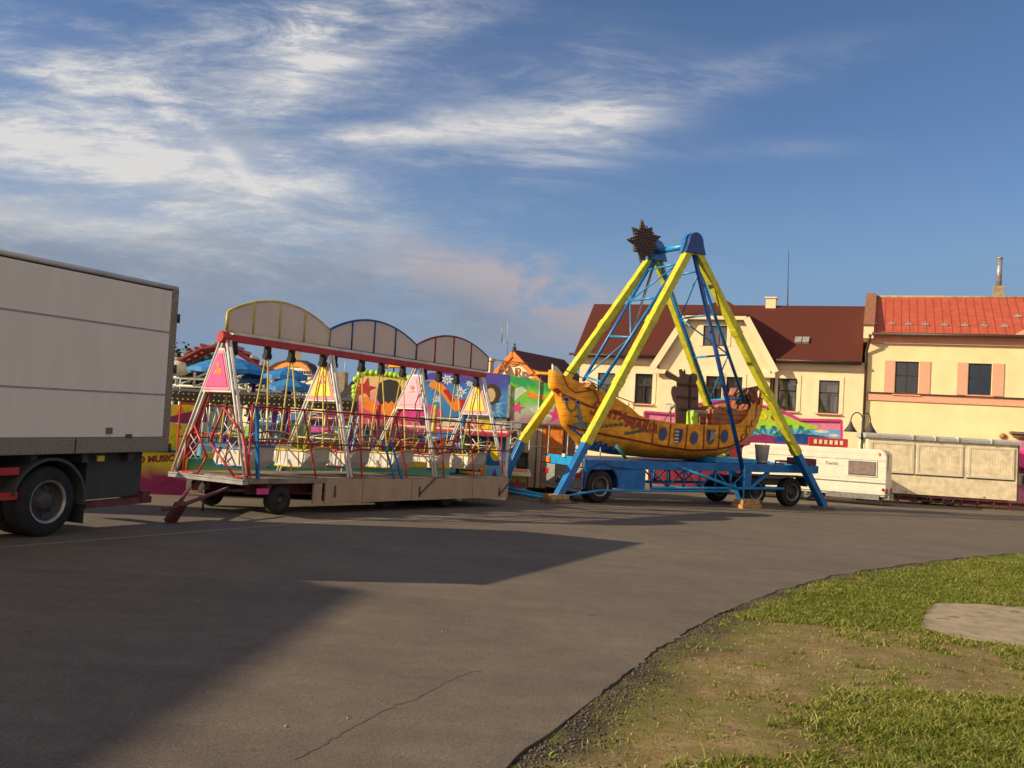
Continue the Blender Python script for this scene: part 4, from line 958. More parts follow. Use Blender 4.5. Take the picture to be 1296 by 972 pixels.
# ================================================================== RIDE FRONT BEHIND THE CARAVAN
q0 = at(940, 640, 38.5); q0.z = gz(38.5); FR = Frame(q0, -14)
T = thing('painted_ride_front', 'painted ride front with lime hill, pink sky and palm island picture', 'ride', FR)
def pz(F, pts, v=0): return [F.uz(a, b, v) for a, b in pts]
k = MB(); outl = pz(FR, ((816, 560), (816, 521), (852, 524), (880, 512), (920, 505), (962, 513), (990, 520), (1012, 531), (1065, 532), (1065, 566)))
k.prism(outl, 0, .12); k.build('board', 'pink', T)
k = MB()
for a, b in zip(outl[1:], outl[2:9]): k.beam((a[0], -.03, a[1]), (b[0], -.03, b[1]), .1, .10)
k.beam((outl[8][0], -.03, outl[8][1]), (outl[9][0], -.03, outl[9][1]), .1, .1); k.beam((outl[1][0], -.03, outl[1][1]), (outl[0][0], -.03, outl[0][1]), .1, .1)
k.build('red_edging', 'hotpink', T)
k = MB(); k.prism(pz(FR, ((860, 545), (890, 520), (925, 510), (962, 517), (988, 523), (1008, 532), (1036, 540.5), (1036, 543), (862, 546)), -.01), -.012, -.003); k.build('painted_hill', 'lime', T)
k = MB(); k.prism(pz(FR, ((930, 542), (1064, 544), (1064, 562), (930, 562))), -.016, -.013); k.build('painted_sky', 'skyb', T)
k = MB()
for cx, cy, rx, ry in ((1040, 546, 9, 2), (1022, 551, 7, 2), (1055, 551, 6, 2), (985, 547, 6, 1.5)):
    c_, r1 = FR.uz(cx, cy), .033; k.disc(c_, rx*r1, -.018, 14, ry*r1)
k.build('painted_cloud', 'white', T)
k = MB()
for cx in (972, 1006):
    c = FR.uz(cx, 553)
    for a in (5, 35, 70, 110, 145, 175, 200, -20):
        p0 = Vector((c[0], -.022, c[1])); p1 = p0+Vector((math.cos(R(a))*.7, 0, math.sin(R(a))*.5)); p2 = p0+Vector((math.cos(R(a))*1.05, 0, math.sin(R(a))*.35-.25))
        w_ = Vector((-math.sin(R(a)), 0, math.cos(R(a))))*.09; k.face([p0, p1-w_, p2, p1+w_])
k.build('painted_palm', 'teal', T)
k = MB(); k.prism(pz(FR, ((952, 562), (965, 548), (975, 543), (990, 548), (1000, 562)), -.03) if 0 else pz(FR, ((935, 563), (948, 552), (966, 549), (985, 554), (996, 563)), -.02), -.024, -.021); k.build('painted_hill', 'magenta', T)
k = MB(); p_ = arc(0, 0, 1.35, .42, 0, 180, 12); c = FR.uz(1020, 562); k.prism([(c[0]+x, c[1]+z) for x, z in p_], -.028, -.022); k.build('painted_wave', 'dblue', T)
for tx, px, py, sz, mt in (('S', 966, 524, .75, 'syellow'), ('o', 980, 527, .5, 'red'), ('n', 990, 531, .4, 'syellow')):
    q = FR.uz(px, py); text('painted_letter', tx, sz, mt, T, (q[0], -.02, q[1]), bold=.02)
k = MB(); k.box((outl[0][0]+.2, .12, .2), (outl[9][0]-.2, 2.2, 2.4)); k.build('body', 'dred', T)
T3 = thing('bulb_sign', 'red sign box with a row of square letters above the caravan roof', 'sign', FR)
c0, c1 = FR.uz(1024, 553, -.5), FR.uz(1073, 562, -.5)
k = MB(); k.box((c0[0], -.55, c1[1]-.15), (c1[0], -.035, c0[1])); k.build('sign_box', 'red', T3, bevel=.02)
for i in range(6):
    x = c0[0]+.25+i*(c1[0]-c0[0]-.5)/5; text('letter', 'BDHUAE'[i] if 0 else '□', .22, 'pink', T3, (x, -.556, c0[1]-.17)) if 0 else MB().box((x-.06, -.565, c0[1]-.25), (x+.06, -.551, c0[1]-.08)).build('bulb_panel', 'cream', T3)

# ================================================================== PIRATE SHIP RIDE
G0 = gr(705, 637); FX = Frame(G0, 30)
T = thing('ship_swing_ride', 'tall yellow and blue A-frame ship ride on blue trailer with dark star on top', 'fairground ride', FX)
def P(px, py, v): return FX.p(px, py, v)
VF, VA, VB, VC = 0.0, .45, 2.25, 2.9          # front feet, front apex, back apex, back feet
apF = P(877, 313, VA); apB = P(828, 322, VB)
# legs: yellow box girders with blue feet
def leg(foot, kneepx, apex, ends, w=.22, h=.26, name='leg'):
    """foot -> joint -> apex, each a box girder"""
    k = MB(); k.beam(foot, ends, w*.95, h*.95, up=(0, 1, 0)); bl = k.build('leg_foot', 'blue', T, bevel=.01)
    k = MB(); k.beam(ends, apex, w, h, up=(0, 1, 0)); yl = k.build(name, 'yellow', T, bevel=.012)
    return yl
def lerp(a, b, t): return Vector(a)*(1-t)+Vector(b)*t
def vleg(px, py, vfoot, vap, zfoot, zap):
    """point on the leaning leg plane at a pixel"""
    v = vfoot
    for _ in range(6):
        q = P(px, py, v); t = (q.z-zfoot)/(zap-zfoot); v = vfoot+(vap-vfoot)*t
    return P(px, py, v)
f1 = P(703, 634, VF); f2 = P(1042, 640, VF); zf = f1.z
f2.z = max(f2.z, -.3)
j1 = vleg(741, 562, VF, VA, zf, apF.z); j2 = vleg(1009, 575, VF, VA, f2.z, apF.z)
aL = apF+Vector((-.16, 0, -.12)); aR = apF+Vector((.16, 0, -.12))
Ls = [leg(f1, None, aL, j1), leg(f2, None, aR, j2)]
fb1 = P(630, 610, VC); fb1.z = -.05
jb1 = vleg(660, 559, VC, VB, fb1.z, apB.z)
fb2 = Vector((f2.x-1.0, VC, -.2)); 
jb2t = lerp(fb2, apB, .2)
bL = apB+Vector((-.12, 0, -.12)); bR = apB+Vector((.12, 0, -.12))
Lb = [leg(fb1, None, bL, jb1), leg(fb2, None, bR, jb2t)]
# rows of bulbs along each yellow girder (on the side facing the ship)
def bulbs(a, b, par, sidev, n_=34, off=.16):
    k = MB(); d = (b-a).normalized(); up = Vector((0, 1, 0)); s_ = d.cross(up).normalized()*sidev
    for i in range(n_):
        p = lerp(a, b, (i+.5)/n_)+s_*off; k.lathe([(.035, -.03), (.045, .0), (.035, .035), (.001, .05)], p, 'z', 6)
    k.beam(a+s_*off*.92, b+s_*off*.92, .05, .03, up=(0, 1, 0)); return k.build('bulb_strip', 'syellow', par)
bulbs(j1, aL, Ls[0], 1, off=-.16); bulbs(jb1, bL, Lb[0], 1, off=-.16); bulbs(jb2t, bR, Lb[1], 1, off=-.17)
# clamps
for a, b, par in ((j1, aL, Ls[0]), (j2, aR, Ls[1]), (jb1, bL, Lb[0])):
    for t in (.02, .3, .62):
        p = lerp(a, b, t); d = (b-a).normalized(); k = MB(); k.beam(p-d*.12, p+d*.12, .25, .29, up=(0, 1, 0)); k.build('splice_plate', 'yellow', par)
# apex housings and axle
def housing(c, v0, v1, m='dblue'):
    k = MB(); k.prism([(c.x-.42, c.z-.22), (c.x+.42, c.z-.22)]+[(c.x+.30*math.cos(R(a)), c.z+.12+.34*math.sin(R(a))) for a in range(0, 181, 15)], v0, v1); return k.build('bearing_housing', m, T, bevel=.01)
housing(apF, VA-.17, VA-.05); housing(apF, VA+.05, VA+.2, 'blue'); housing(apB, VB-.2, VB-.05, 'blue'); housing(apB, VB+.05, VB+.17)
k = MB(); k.tube([apF+Vector((0, -.1, .08)), apB+Vector((0, .1, .08))], .10, 16); k.build('axle', 'lblue', T)
k = MB(); k.beam(aL+Vector((-.05, 0, .02)), aR+Vector((.05, 0, .02)), .3, .22, up=(0, 1, 0)); k.build('apex_plate', 'yellow', T)
k = MB(); k.beam(bL+Vector((-.05, 0, .02)), bR+Vector((.05, 0, .02)), .3, .22, up=(0, 1, 0)); k.build('apex_plate', 'yellow', T)
# star with spiky points
sc_ = P(815, 306, VB-.25); k = MB(); ns_ = 9
pts = [((.66 if i % 2 == 0 else .40), 90+12+i*180/ns_) for i in range(2*ns_)]
rad_ = [.74, .66, .70, .56, .72, .58, .68, .74, .60]
front = [(sc_.x+(rad_[i//2] if i % 2 == 0 else .43)*math.cos(R(a)), sc_.z+(rad_[i//2] if i % 2 == 0 else .43)*math.sin(R(a))) for i, (r_, a) in enumerate(pts)]
k.prism(front, sc_.y-.04, sc_.y+.04); st = k.build('star', 'dgrey', T)
k = MB()
for i in range(110):
    a = i*2.399; r_ = .50*math.sqrt(i/110); k.lathe([(.028, 0), (.032, -.03), (.001, -.05)], (sc_.x+r_*math.cos(a), sc_.y-.045, sc_.z+r_*math.sin(a)), 'y', 6)
for i, (x, z) in enumerate(front):
    if i % 2 == 0:
        for t in (.75, .9): k.lathe([(.022, 0), (.026, -.03), (.001, -.05)], (sc_.x+(x-sc_.x)*t, sc_.y-.045, sc_.z+(z-sc_.z)*t), 'y', 6)
k.build('star_bulbs', 'brown', st)
# stay prop at front with its screw foot
pf = vleg(941, 598, -.15, VA, 1.0, apF.z); bot = FX.p(940, 641, -.25); 
k = MB(); k.tube([apF+Vector((.02, -.02, -.15)), pf], .075, 12); sty = k.build('stay_prop', 'dblue', T)
k = MB(); k.tube([pf+Vector((-.02, 0, .25)), (bot.x, bot.y, pf.z-.25)], .045, 10); k.tube([(bot.x, bot.y, pf.z+.1), (bot.x, bot.y, bot.z+.12)], .03, 8); k.lathe([(.22, 0), (.20, .03), (.10, .08), (.04, .14)], (bot.x, bot.y, bot.z+.14), 'z', 16); k.build('screw_foot', 'lblue', sty)
gcol = k
# ---- trailer
zt1 = P(752, 577, .35).z; zt2 = P(1036, 594, .35).z; uT0 = P(740, 600, .35).x; uT1 = P(1036, 594, .35).x; TV0, TV1 = .35, 2.75
z_top = (zt1+zt2)/2; zr0 = P(800, 581, .35).z
print('trailer', zt1, zt2, uT0, uT1)
zl = z_top-.26
k = MB(); k.box((uT0, TV0, zl), (uT1, TV0+.12, z_top)); k.box((uT0, TV1-.12, zl), (uT1, TV1, z_top)); 
for i in range(9): x = uT0+.1+i*(uT1-uT0-.3)/8; k.box((x, TV0+.121, zl+.04), (x+.1, TV1-.121, z_top-.02))
k.build('trailer_frame', 'blue', T, bevel=.008)
k = MB(); k.box((uT0+.02, TV0+.13, z_top-.018), (uT1-2.2, TV1-.13, z_top-.004)); k.build('bed_plate', 'dblue', T)
zlow = P(850, 618, .35).z; xa = P(826, 600, .35).x; xb = P(945, 600, .35).x
k = MB(); k.tube([(xa, TV0+.06, zlow), (uT1-1.6, TV0+.06, zlow+.02)], .05, 8); k.tube([(xa, TV1-.06, zlow), (uT1-1.6, TV1-.06, zlow+.02)], .05, 8); k.build('lower_rail', 'lblue', T)
nb = 6
for vv in (TV0+.06, TV1-.06):
    for i in range(nb):
        x0 = xa+(xb-xa)*i/nb; x1 = xa+(xb-xa)*(i+1)/nb
        k = MB(); k.tube([(x0, vv, zlow+.03), (x0, vv, zl+.02)], .04, 8); k.tube([(x0, vv, zlow+.03), (x1, vv, zl)] if i % 2 else [(x0, vv, zl), (x1, vv, zlow+.03)], .03, 8); k.build('lattice_brace', 'blue', T)
k = MB(); k.box((xb-.1, TV0+.02, zlow), (xb+.25, TV0+.2, zl-.004)); k.build('upright', 'blue', T)
xr = P(975, 600, .35).x; k = MB(); k.beam((xb+.3, TV0+.1, zlow+.05), (xr, TV0+.1, zl), .1, .1); k.build('strut', 'blue', T)
k = MB(); k.tube([(P(862, 592, .2).x, .2, P(862, 592, .2).z), (P(935, 619, -.1).x, -.1, P(935, 619, -.1).z)], .05, 8); k.build('outrigger_arm', 'lblue', T)
k = MB(); k.tube([(f1.x+.15, VF, zf+.12), (f1.x+1.6, VF+.1, zf+.30), (P(925, 622, 0).x, VF, P(925, 622, 0).z)], .035, 8); k.build('ground_tie', 'lblue', T)
k = MB(); k.tube([(f1.x, VF, zf+.10), (fb1.x, VC, fb1.z+.25)], .05, 8); k.tube([(f1.x-.1, VF+.1, zf+.05), (f1.x-.9, VF+2.2, zf+.12)], .05, 8); k.build('ground_tie', 'lblue', T)
# big blue wheel housing at the left end
xh1 = P(817, 600, .35).x; wxc = P(761, 613, .35).x; wR = .50; wz = P(762, 613, .35).z
zb_ = P(780, 619, .35).z
ar_ = arc(wxc, wz, .60, .60, 205, -25, 18)
ar_ = [(x, max(z, zb_)) for x, z in ar_]
outl = [(uT0+.01, zb_), (uT0+.01, zl-.004), (xh1, zl-.004), (xh1, zb_-.05)] + [a for a in arc(wxc, wz, .60, .60, -12, 192, 18)]
k = MB(); k.prism(outl, TV0-.01, TV0+.05); k.build('wheel_housing', 'blue', T, bevel=.006)
k = MB(); k.prism(arc(wxc, wz, .64, .64, -5, 185, 18)+arc(wxc, wz, .585, .585, 185, -5, 18), TV0-.03, TV0+.5); k.build('wheel_arch', 'dblue', T)
k = MB(); k.box((P(727, 600, .35).x if 0 else uT0+.02, TV0+.3, zb_+.02), (uT0+.4, TV1-.1, zl-.01)); k.box((xh1-.9, TV0+.06, zb_), (xh1-.05, TV1-.06, zl-.01)); k.build('under_box', 'dgrey', T)
gy = lambda u, v: gz((FX.m @ Vector((u, v, 0))).y) - G0.z
def wh(x, v, r_=wR, wd=.3, h='grey'): return wheel(T, (x, v, gy(x, v)+r_), r_, wd, .60, h)
wh(wxc, TV0+.05); wh(wxc, TV1-.35); wh(wxc+.1, TV0+.4, wd=.25); wh(wxc, TV1-.68, wd=.28)
xw2 = P(1001, 628, .6).x; xw3 = P(955, 634, .6).x
for x in (xw2, xw3): wh(x, .55); wh(x, TV1-.45); 
k = MB(); k.prism([(xw3-.55, gy(xw3, .5)+1.06), (xw2+.62, gy(xw2, .5)+1.06), (xw2+.7, gy(xw2, .5)+.7), (xw2+.62, gy(xw2, .5)+.7), (xw2+.55, gy(xw2, .5)+1.01), (xw3-.52, gy(xw3, .5)+1.01)], .50, .95); k.build('mudguard', 'dgrey', T)
k = MB(); k.box((xb+.4, .8, zlow+.1), (uT1-.4, 2.3, zlow+.32)); k.build('axle_beam', 'dgrey', T)
# back end with lamps, ribbed panel and name plate slot
k = MB(); k.box((uT0-.03, TV0, zl+.02), (uT0-.002, TV1, z_top+.04)); k.build('end_beam', 'lblue', T)
E0 = uT0-.05
k = MB(); zE1 = zl+.0; zE0 = zb_-.02
k.box((E0, TV0+.05, zE0), (E0+.04, TV1-.05, zE1-.35)); k.box((E0, TV0+.05, zE1-.349), (E0+.04, TV0+.85, zE1)); k.box((E0, TV1-.85, zE1-.349), (E0+.04, TV1-.05, zE1)); k.build('tail_panel', 'ribbed', T)
k = MB(); k.box((E0+.045, TV0+.85, zE1-.36), (E0+.06, TV1-.85, zE1)); k.build('opening', 'dark', T)
for v in (TV0+.3, TV1-.3):
    k = MB(); k.box((E0-.03, v-.17, zE1-.30), (E0-.001, v+.17, zE1-.15)); k.build('tail_lamp', 'redlens', T)
    k = MB(); k.box((E0-.025, v-.24, zl+.04), (E0+.018, v+.20, z_top-.04)); rp_ = k.build('reflector_plate', 'orlens', T)
k = MB(); k.box((E0-.03, TV0+1.0, z_top-.0), (E0+.02, TV0+1.15, z_top+.10)); k.build('lamp_bracket', 'cream', T)
k = MB(); k.lathe([(.10, 0), (.12, -.06), (.04, -.12)], (E0-.0, (TV0+TV1)/2, zE1-.42), 'x', 10); k.box((E0-.12, (TV0+TV1)/2-.12, zE1-.55), (E0-.002, (TV0+TV1)/2+.12, zE1-.47)); k.build('tow_coupling', 'dgrey', T)
k = MB(); k.box((E0-.06, TV0+.1, zE0-.10), (E0+.02, TV1-.1, zE0-.02)); k.build('bumper', 'grey', T)
k = MB(); k.tube([(uT0+.5, TV0-.03, z_top+.02), (uT0+.5, TV0-.03, z_top+.38)], .02); k.build('stake', 'steel', T)
a = P(780, 564, .2); b = P(792, 580, .2); k = MB(); k.tube([a, b], .05, 8); k.build('hydraulic_ram', 'teal', T)
# raised platform at the right end
zp = P(950, 576, .5).z; k = MB(); k.box((P(905, 575, .5).x, .45, z_top+.002), (P(957, 575, .5).x, 2.6, z_top+.16)); k.build('machinery_cover', 'lblue', T, bevel=.02)
k = MB(); xg = P(985, 570, .6).x; k.tube([(xg, .7, z_top), (xg, .7, z_top+.12), (xg+1.3, .7, z_top+.12)], .03); k.build('grab_rail', 'dgrey', T)
k = MB(); x = P(1018, 585, .4).x; k.box((x, .36, z_top+.002), (x+.55, 1.2, z_top+.24)); k.build('timber_chock', 'maroon', T)
# bin standing at the right end
T2 = thing('plastic_tub', 'white plastic tub standing on the blue trailer by the stern', 'tub', loc=FX.w((P(964, 582, 1.0).x, 1.0, z_top)))
T2.location.z = FX.w((0, 0, z_top))[2]
k = MB(); k.lathe([(.20, .0), (.25, .50), (.26, .52), (.24, .52), (.19, .03), (.001, .03)], (0, 0, .12), 'z', 20); k.build('tub_wall', 'white', T2)
k = MB(); k.tube([(-.25, 0, .55), (-.25, 0, .75), (.12, 0, .78), (.12, 0, .2)], .012); k.lathe([(.18, 0), (.19, .12)], (0, 0, 0), 'z', 14); k.build('handle', 'steel', T2)

# timber packing under the feet
def block(p, F, dims, label, m='timber', n_=2, rot=0):
    t = thing('timber_block', label, 'timber block', loc=p, group=None); t.rotation_euler = (0, 0, R(30)); a, b, c = dims
    for i in range(n_):
        k = MB(); k.box((-a/2, -b/2, c*i+.003), (a/2, b/2, c*(i+1))) if i % 2 == 0 else k.box((-a/2+.06, -b/2+.05, c*i+.003), (a/2-.04, b/2-.04, c*(i+1)))
        k.build('timber', m if i % 2 == 0 or m == 'timber' else 'timber', t, bevel=.008)
    return t
def gw(F, u, v): q = F.w((u, v, 0)); q.z = gz(q.y); return q
block(gw(FX, f1.x, f1.y), FX, (.75, .5, .13), 'dark timber packing under the left foot of the yellow A-frame', 'dtimber', 2)
block(gw(FX, bot.x, bot.y-.18), FX, (.85, .5, .14), 'pale timber packing under the screw foot of the blue stay', 'timber', 2)
block(gw(FX, f2.x, f2.y), FX, (.7, .5, .08), 'low timber pad under the right foot of the yellow A-frame', 'dtimber', 1)
block(gw(FX, fb1.x+.9, VC-.8), FX, (.25, .5, .16), 'small pale timber block behind the left foot of the A-frame', 'timber', 1)

# ================================================================== THE SHIP
S = thing('pirate_ship', 'orange-brown wooden pirate ship gondola with anchor, portholes and shields painted on its side', 'ship gondola', FX)
VS = .62; VE = 2.35; vc = (VS+VE)/2
top = [(699, 468), (740, 487), (780, 504), (799, 516), (808, 525), (821, 530), (857, 536), (900, 538), (936, 536.5), (945, 527), (950, 514), (966, 503)]
keel = [(701, 492), (709, 503), (717, 538), (747, 569), (790, 577), (845, 582), (890, 584.5), (918, 584), (938, 575), (956, 560), (962, 543), (966, 521)]
def w_at(u):    # half width of the hull along u
    return 1.0
tp = [FX.uz(a, b, VS) for a, b in top]; kp = [FX.uz(a, b, VS) for a, b in keel]
U0s, U1s = tp[0][0], tp[-1][0]
raw_ = (top, keel)
def interp(tab, u):
    tab = sorted(tab)
    if u <= tab[0][0]: return tab[0][1]
    for (a, b), (c, d) in zip(tab, tab[1:]):
        if u <= c: return b+(d-b)*(u-a)/(c-a+1e-9)
    return tab[-1][1]
def smoothi(tab, u):
    return (interp(tab, u-.12)+interp(tab, u)*2+interp(tab, u+.12))/4
def hw_(u):
    t = (u-U0s)/(U1s-U0s); hwd = (VE-VS)/2
    a = .12+.88*min(1, (max(t, 0)/.30))**.85 if t < .30 else 1
    b = min(1, (max(1-t, 0)/.14))**.5 if t > .86 else 1
    return hwd*max(.1, a)*max(.45, b)
for _ in range(4):   # each outline point lies on the hull's own near side, which narrows to the bow
    tp = [FX.uz(a, b, vc-hw_(FX.uz(a, b, vc-hw_(t[0]))[0])) for (a, b), t in zip(raw_[0], tp)]; kp = [FX.uz(a, b, vc-hw_(t[0])) for (a, b), t in zip(raw_[1], kp)]
    U0s, U1s = tp[0][0], tp[-1][0]
def hz(px, py):
    v = VS
    for _ in range(5): u, z = FX.uz(px, py, v); v = hullv(u, z)
    return FX.uz(px, py, v)
def hullv(u, z):   # near side surface v at height z
    zt_, zk_ = interp(tp, u), interp(kp, u); s = (zt_-z)/max(.05, zt_-zk_); s = min(1, max(0, s))
    f = 1-.10*s if s < .55 else (1-.055)*math.sqrt(max(0, 1-((s-.55)/.47)**2.6))
    f = 1-.10*s if s < .55 else (1-.055)*(max(0.04, 1-((s-.55)/.46)**2.4))
    return vc-hw_(u)*f
k = MB(); NU, NZ = 64, 14; grid = []
for i in range(NU+1):
    u = U0s+(U1s-U0s)*i/NU; zt_, zk_ = interp(tp, u), interp(kp, u); row = []
    for side in (0, 1):
        for j in range(NZ+1):
            jj = j if side == 0 else NZ-j
            z = zt_+(zk_-zt_)*jj/NZ; v = hullv(u, z); v = v if side == 0 else 2*vc-v
            row.append(k.b.verts.new((u, v, z)))
    grid.append(row)
for a, b in zip(grid, grid[1:]):
    for j in range(len(a)-1): f = k.b.faces.new((a[j], a[j+1], b[j+1], b[j])); f.smooth = True
k.b.faces.new(grid[0]); k.b.faces.new(grid[-1])
hull = k.build('hull', 'hull', S)
k = MB()     # deck a little below the sheer
for i in range(NU):
    u, u2 = U0s+(U1s-U0s)*i/NU, U0s+(U1s-U0s)*(i+1)/NU; za, zb2 = interp(tp, u)-.22, interp(tp, u2)-.22
    a, b = hullv(u, za)+.03, hullv(u2, zb2)+.03; k.face([(u, a, za), (u2, b, zb2), (u2, 2*vc-b, zb2), (u, 2*vc-a, za)])
k.build('deck', 'deckb', S)
def on_hull(pts, off=.014):
    return [(u, hullv(u, z)-off, z) for u, z in pts]
def strip(pxs, w_, m, name='painted_line', off=.016):
    pts = [hz(a, b) for a, b in pxs]; dense = []
    for a, b in zip(pts, pts[1:]):
        n_ = max(1, int(math.hypot(b[0]-a[0], b[1]-a[1])/.12)); dense += [(a[0]+(b[0]-a[0])*t/n_, a[1]+(b[1]-a[1])*t/n_) for t in range(n_)]
    dense.append(pts[-1]); k = MB(); pr = None
    for i, (u, z) in enumerate(dense):
        a, b = dense[max(0, i-1)], dense[min(len(dense)-1, i+1)]; d = math.hypot(b[0]-a[0], b[1]-a[1])+1e-6; nx, nz_ = -(b[1]-a[1])/d*w_/2, (b[0]-a[0])/d*w_/2
        cur = [(u+nx, z+nz_), (u-nx, z-nz_)]
        if pr: k.face(on_hull([pr[0], pr[1], cur[1], cur[0]], off))
        pr = cur
    return k.build(name, m, hull, recalc=False)
mred = mat('ship_dark_red', (.24, .03, .015), .6, var=.2)
strip([(709, 499), (745, 514), (780, 523), (800, 529), (822, 533)], .07, mred); strip([(717, 538), (745, 546), (790, 555), (840, 565), (875, 570), (905, 569), (925, 565), (945, 552)], .06, mred)
for a, b in (((828, 532), (825, 561)), ((849, 536), (845, 566)), ((870, 538), (866, 569)), ((891, 538.5), (889, 570)), ((911, 538), (908, 569))): strip([a, b], .05, mred)
strip([(712, 474), (718, 489), (728, 497), (742, 495), (750, 492), (756, 502), (758, 509)], .035, mred)
strip([(701, 492), (705, 498), (709, 503)], .1, 'dred')
def decal(pts, m, name, off=.02):
    k = MB(); n_ = len(pts); cx = sum(p[0] for p in pts)/n_; cz = sum(p[1] for p in pts)/n_
    c = (cx, hullv(cx, cz)-off, cz)
    for i in range(n_): k.face([c, *on_hull([pts[i], pts[(i+1) % n_]], off)])
    return k.build(name, m, hull, recalc=False)
def circ(px, py, rx, ry, n_=20): c = hz(px, py); s_ = .0245; return [(c[0]+rx*s_*math.cos(2*math.pi*i/n_), c[1]+ry*s_*math.sin(2*math.pi*i/n_)) for i in range(n_)]
mghost = mat('porthole_rim', (.16, .09, .10), .6)
for px, py in ((838.5, 549), (878, 554), (916.5, 552)):
    decal(circ(px, py, 7, 9), mghost, 'porthole_rim'); decal(circ(px, py, 4.4, 6.0), mat('porthole_blue', (.03, .10, .32), .3), 'porthole', .03)
def shield(px, py): c = hz(px, py); return [(c[0]+x*.18, c[1]+z*.24) for x, z in ((-1, 1), (1, .95), (1, -.2), (.6, -.8), (0, -1.1), (-.6, -.8), (-1, -.2))]
for px, py, kd in ((858, 552, 0), (899, 553, 1)):
    decal(shield(px, py), mghost, 'shield', .02); c = hz(px, py)
    for i in range(4):
        if kd == 0: z = c[1]+.17-i*.11; decal([(c[0]-.15, z), (c[0]+.01, z), (c[0]+.01, z-.05), (c[0]-.15, z-.05)], 'white', 'shield_stripe', .03)
        else: x = c[0]-.05+i*.07; decal([(x-.09+.02, c[1]-.16+i*.03), (x-.09+.05, c[1]-.16+i*.03), (x+.09, c[1]+.2-.02*i), (x+.06, c[1]+.2-.02*i)], 'white', 'shield_stripe', .03)
    decal([(c[0]+.04-kd*.16, c[1]+.2), (c[0]+.14-kd*.16, c[1]+.2), (c[0]+.12-kd*.16, c[1]-.14), (c[0]+.04-kd*.16, c[1]-.14)], 'dblue', 'shield_field', .032)
# anchor
mst = mat('painted_steel_grey', (.20, .21, .24), .5)
for px, py, r_ in ((716, 505.5, 4.2), (731, 509, 3.6)): decal(circ(px, py, r_, r_), mst, 'anchor_ring', .02); decal(circ(px, py, r_*.5, r_*.5), 'black', 'anchor_hole', .03)
strip([(716.5, 509), (718, 516), (722, 521), (727, 518), (730, 512)], .06, mat('anchor_chain', (.14, .12, .07), .5), 'anchor_chain', .022)
strip([(731, 511), (733, 522), (735, 534)], .10, mst, 'anchor_shank', .024)
decal([hz(a, b) for a, b in ((722, 537), (731, 535), (735, 530), (740, 536), (748, 534), (740, 541), (735, 544), (728, 540))], mst, 'anchor_fluke', .026)
# stern carving and name lettering
for px, py, rr_ in ((946, 545, 7), (952, 536, 5), (940, 553, 4)): decal(circ(px, py, rr_, rr_*1.1, 9), mred, 'carved_scroll', .02); decal(circ(px, py, rr_*.6, rr_*.7, 9), 'hull', 'carved_scroll', .03)
def hull_text(s_, px, py, size, m, tilt, off=.03, shear=.2, bold=.012):
    c = hz(px, py); o = text('lettering', s_, size, m, hull, (0, 0, 0), rot=(0, 0, 0), depth=0, shear=shear, bold=bold)
    for v in o.data.vertices:
        x, z = v.co.x, v.co.y; u = c[0]+x*math.cos(tilt)-z*math.sin(tilt); zz = c[1]+x*math.sin(tilt)+z*math.cos(tilt); v.co = (u, hullv(u, zz)-off, zz)
    return o
mt = mat('faded_red_letters', (.36, .05, .035), .6)
hull_text('S', 752, 517, .62, mt, -.15); hull_text('ANTA', 772, 524, .40, mt, -.16); hull_text('MARIA', 812, 539, .42, mt, -.14)
mgr = mat('letter_shadow_grey', (.10, .09, .07), .6); mye = mat('dull_yellow', (.40, .28, .03), .6)
for cx, cy, n_, dz in ((773, 536, 5, 1.4), (804, 545, 7, 0.2)):
    for j in range(n_):
        decal(circ(cx-12+24*j/(n_-1)+(-2 if j % 2 else 1), cy+dz*(j-2)*.4-(j-3)*.7+(1.5 if j % 2 else 0), 3.2, 2.6, 8), mye, 'scroll_work', .022); decal(circ(cx-12+24*j/(n_-1), cy-(j-3)*.7+1.6, 2.7, 1.8, 8), mgr, 'scroll_work', .028)
# painted waves along the keel at the bow
k = MB(); n_ = 26
prv = None
for i in range(n_+1):
    t = i/n_; px = 716+(800-716)*t; kz = interp(kp, hz(px, 540)[0]); u = hz(px, 560)[0]; h_ = (.42-.32*t)*(1+.25*math.sin(i*2.1)); cur = [(u, kz+.02), (u+.05, kz+h_)]
    if prv: k.face(on_hull([prv[0], cur[0], cur[1], prv[1]], .02))
    prv = cur
k.build('painted_waves', mat('wave_blue', (.03, .13, .34), .5, var=.3), hull, recalc=False)
# seats, stern castle and rails
k = MB(); a = FX.p(897, 530, 1.0); b = FX.p(946, 530, 1.0); zz0 = FX.p(920, 538, 1.0).z; zz1 = FX.p(920, 519, 1.0).z
k.prism([(a.x, zz0-.3), (b.x-.1, zz0-.3), (b.x+.05, (zz0+zz1)/2), (b.x-.05, zz1), (a.x+.03, zz1)], .85, 2.1); k.build('stern_bench', 'deckb', S, bevel=.02)
k = MB(); 
for i in range(5): x = a.x+.1+i*.22; k.box((x, .9, zz1+.004), (x+.14, 2.0, zz1+.07+.03*(i % 2)))
k.build('cleats', 'wood', S)
k = MB(); 
c1_ = FX.uz(944, 512, VS); c2_ = FX.uz(966, 490, VS); c3_ = FX.uz(968, 541, VS); c4 = FX.uz(960, 549, VS)
k.prism([FX.uz(*q, VS) for q in ((958, 500), (961, 491), (967, 491), (969, 505), (967, 525), (961, 549), (957, 552), (962, 525), (963, 508))], .95, 2.0); k.build('stern_post', mat('stern_red_brown', (.30, .09, .05), .6, var=.3), S, bevel=.02)
k = MB(); k.prism([FX.uz(*q, 1.2) for q in ((931, 512), (950, 511), (962, 490), (946, 492), (935, 500))], 1.2, 1.24); k.build('stern_gallery', mat('smoked_gallery', (.10, .085, .08), .3), S)
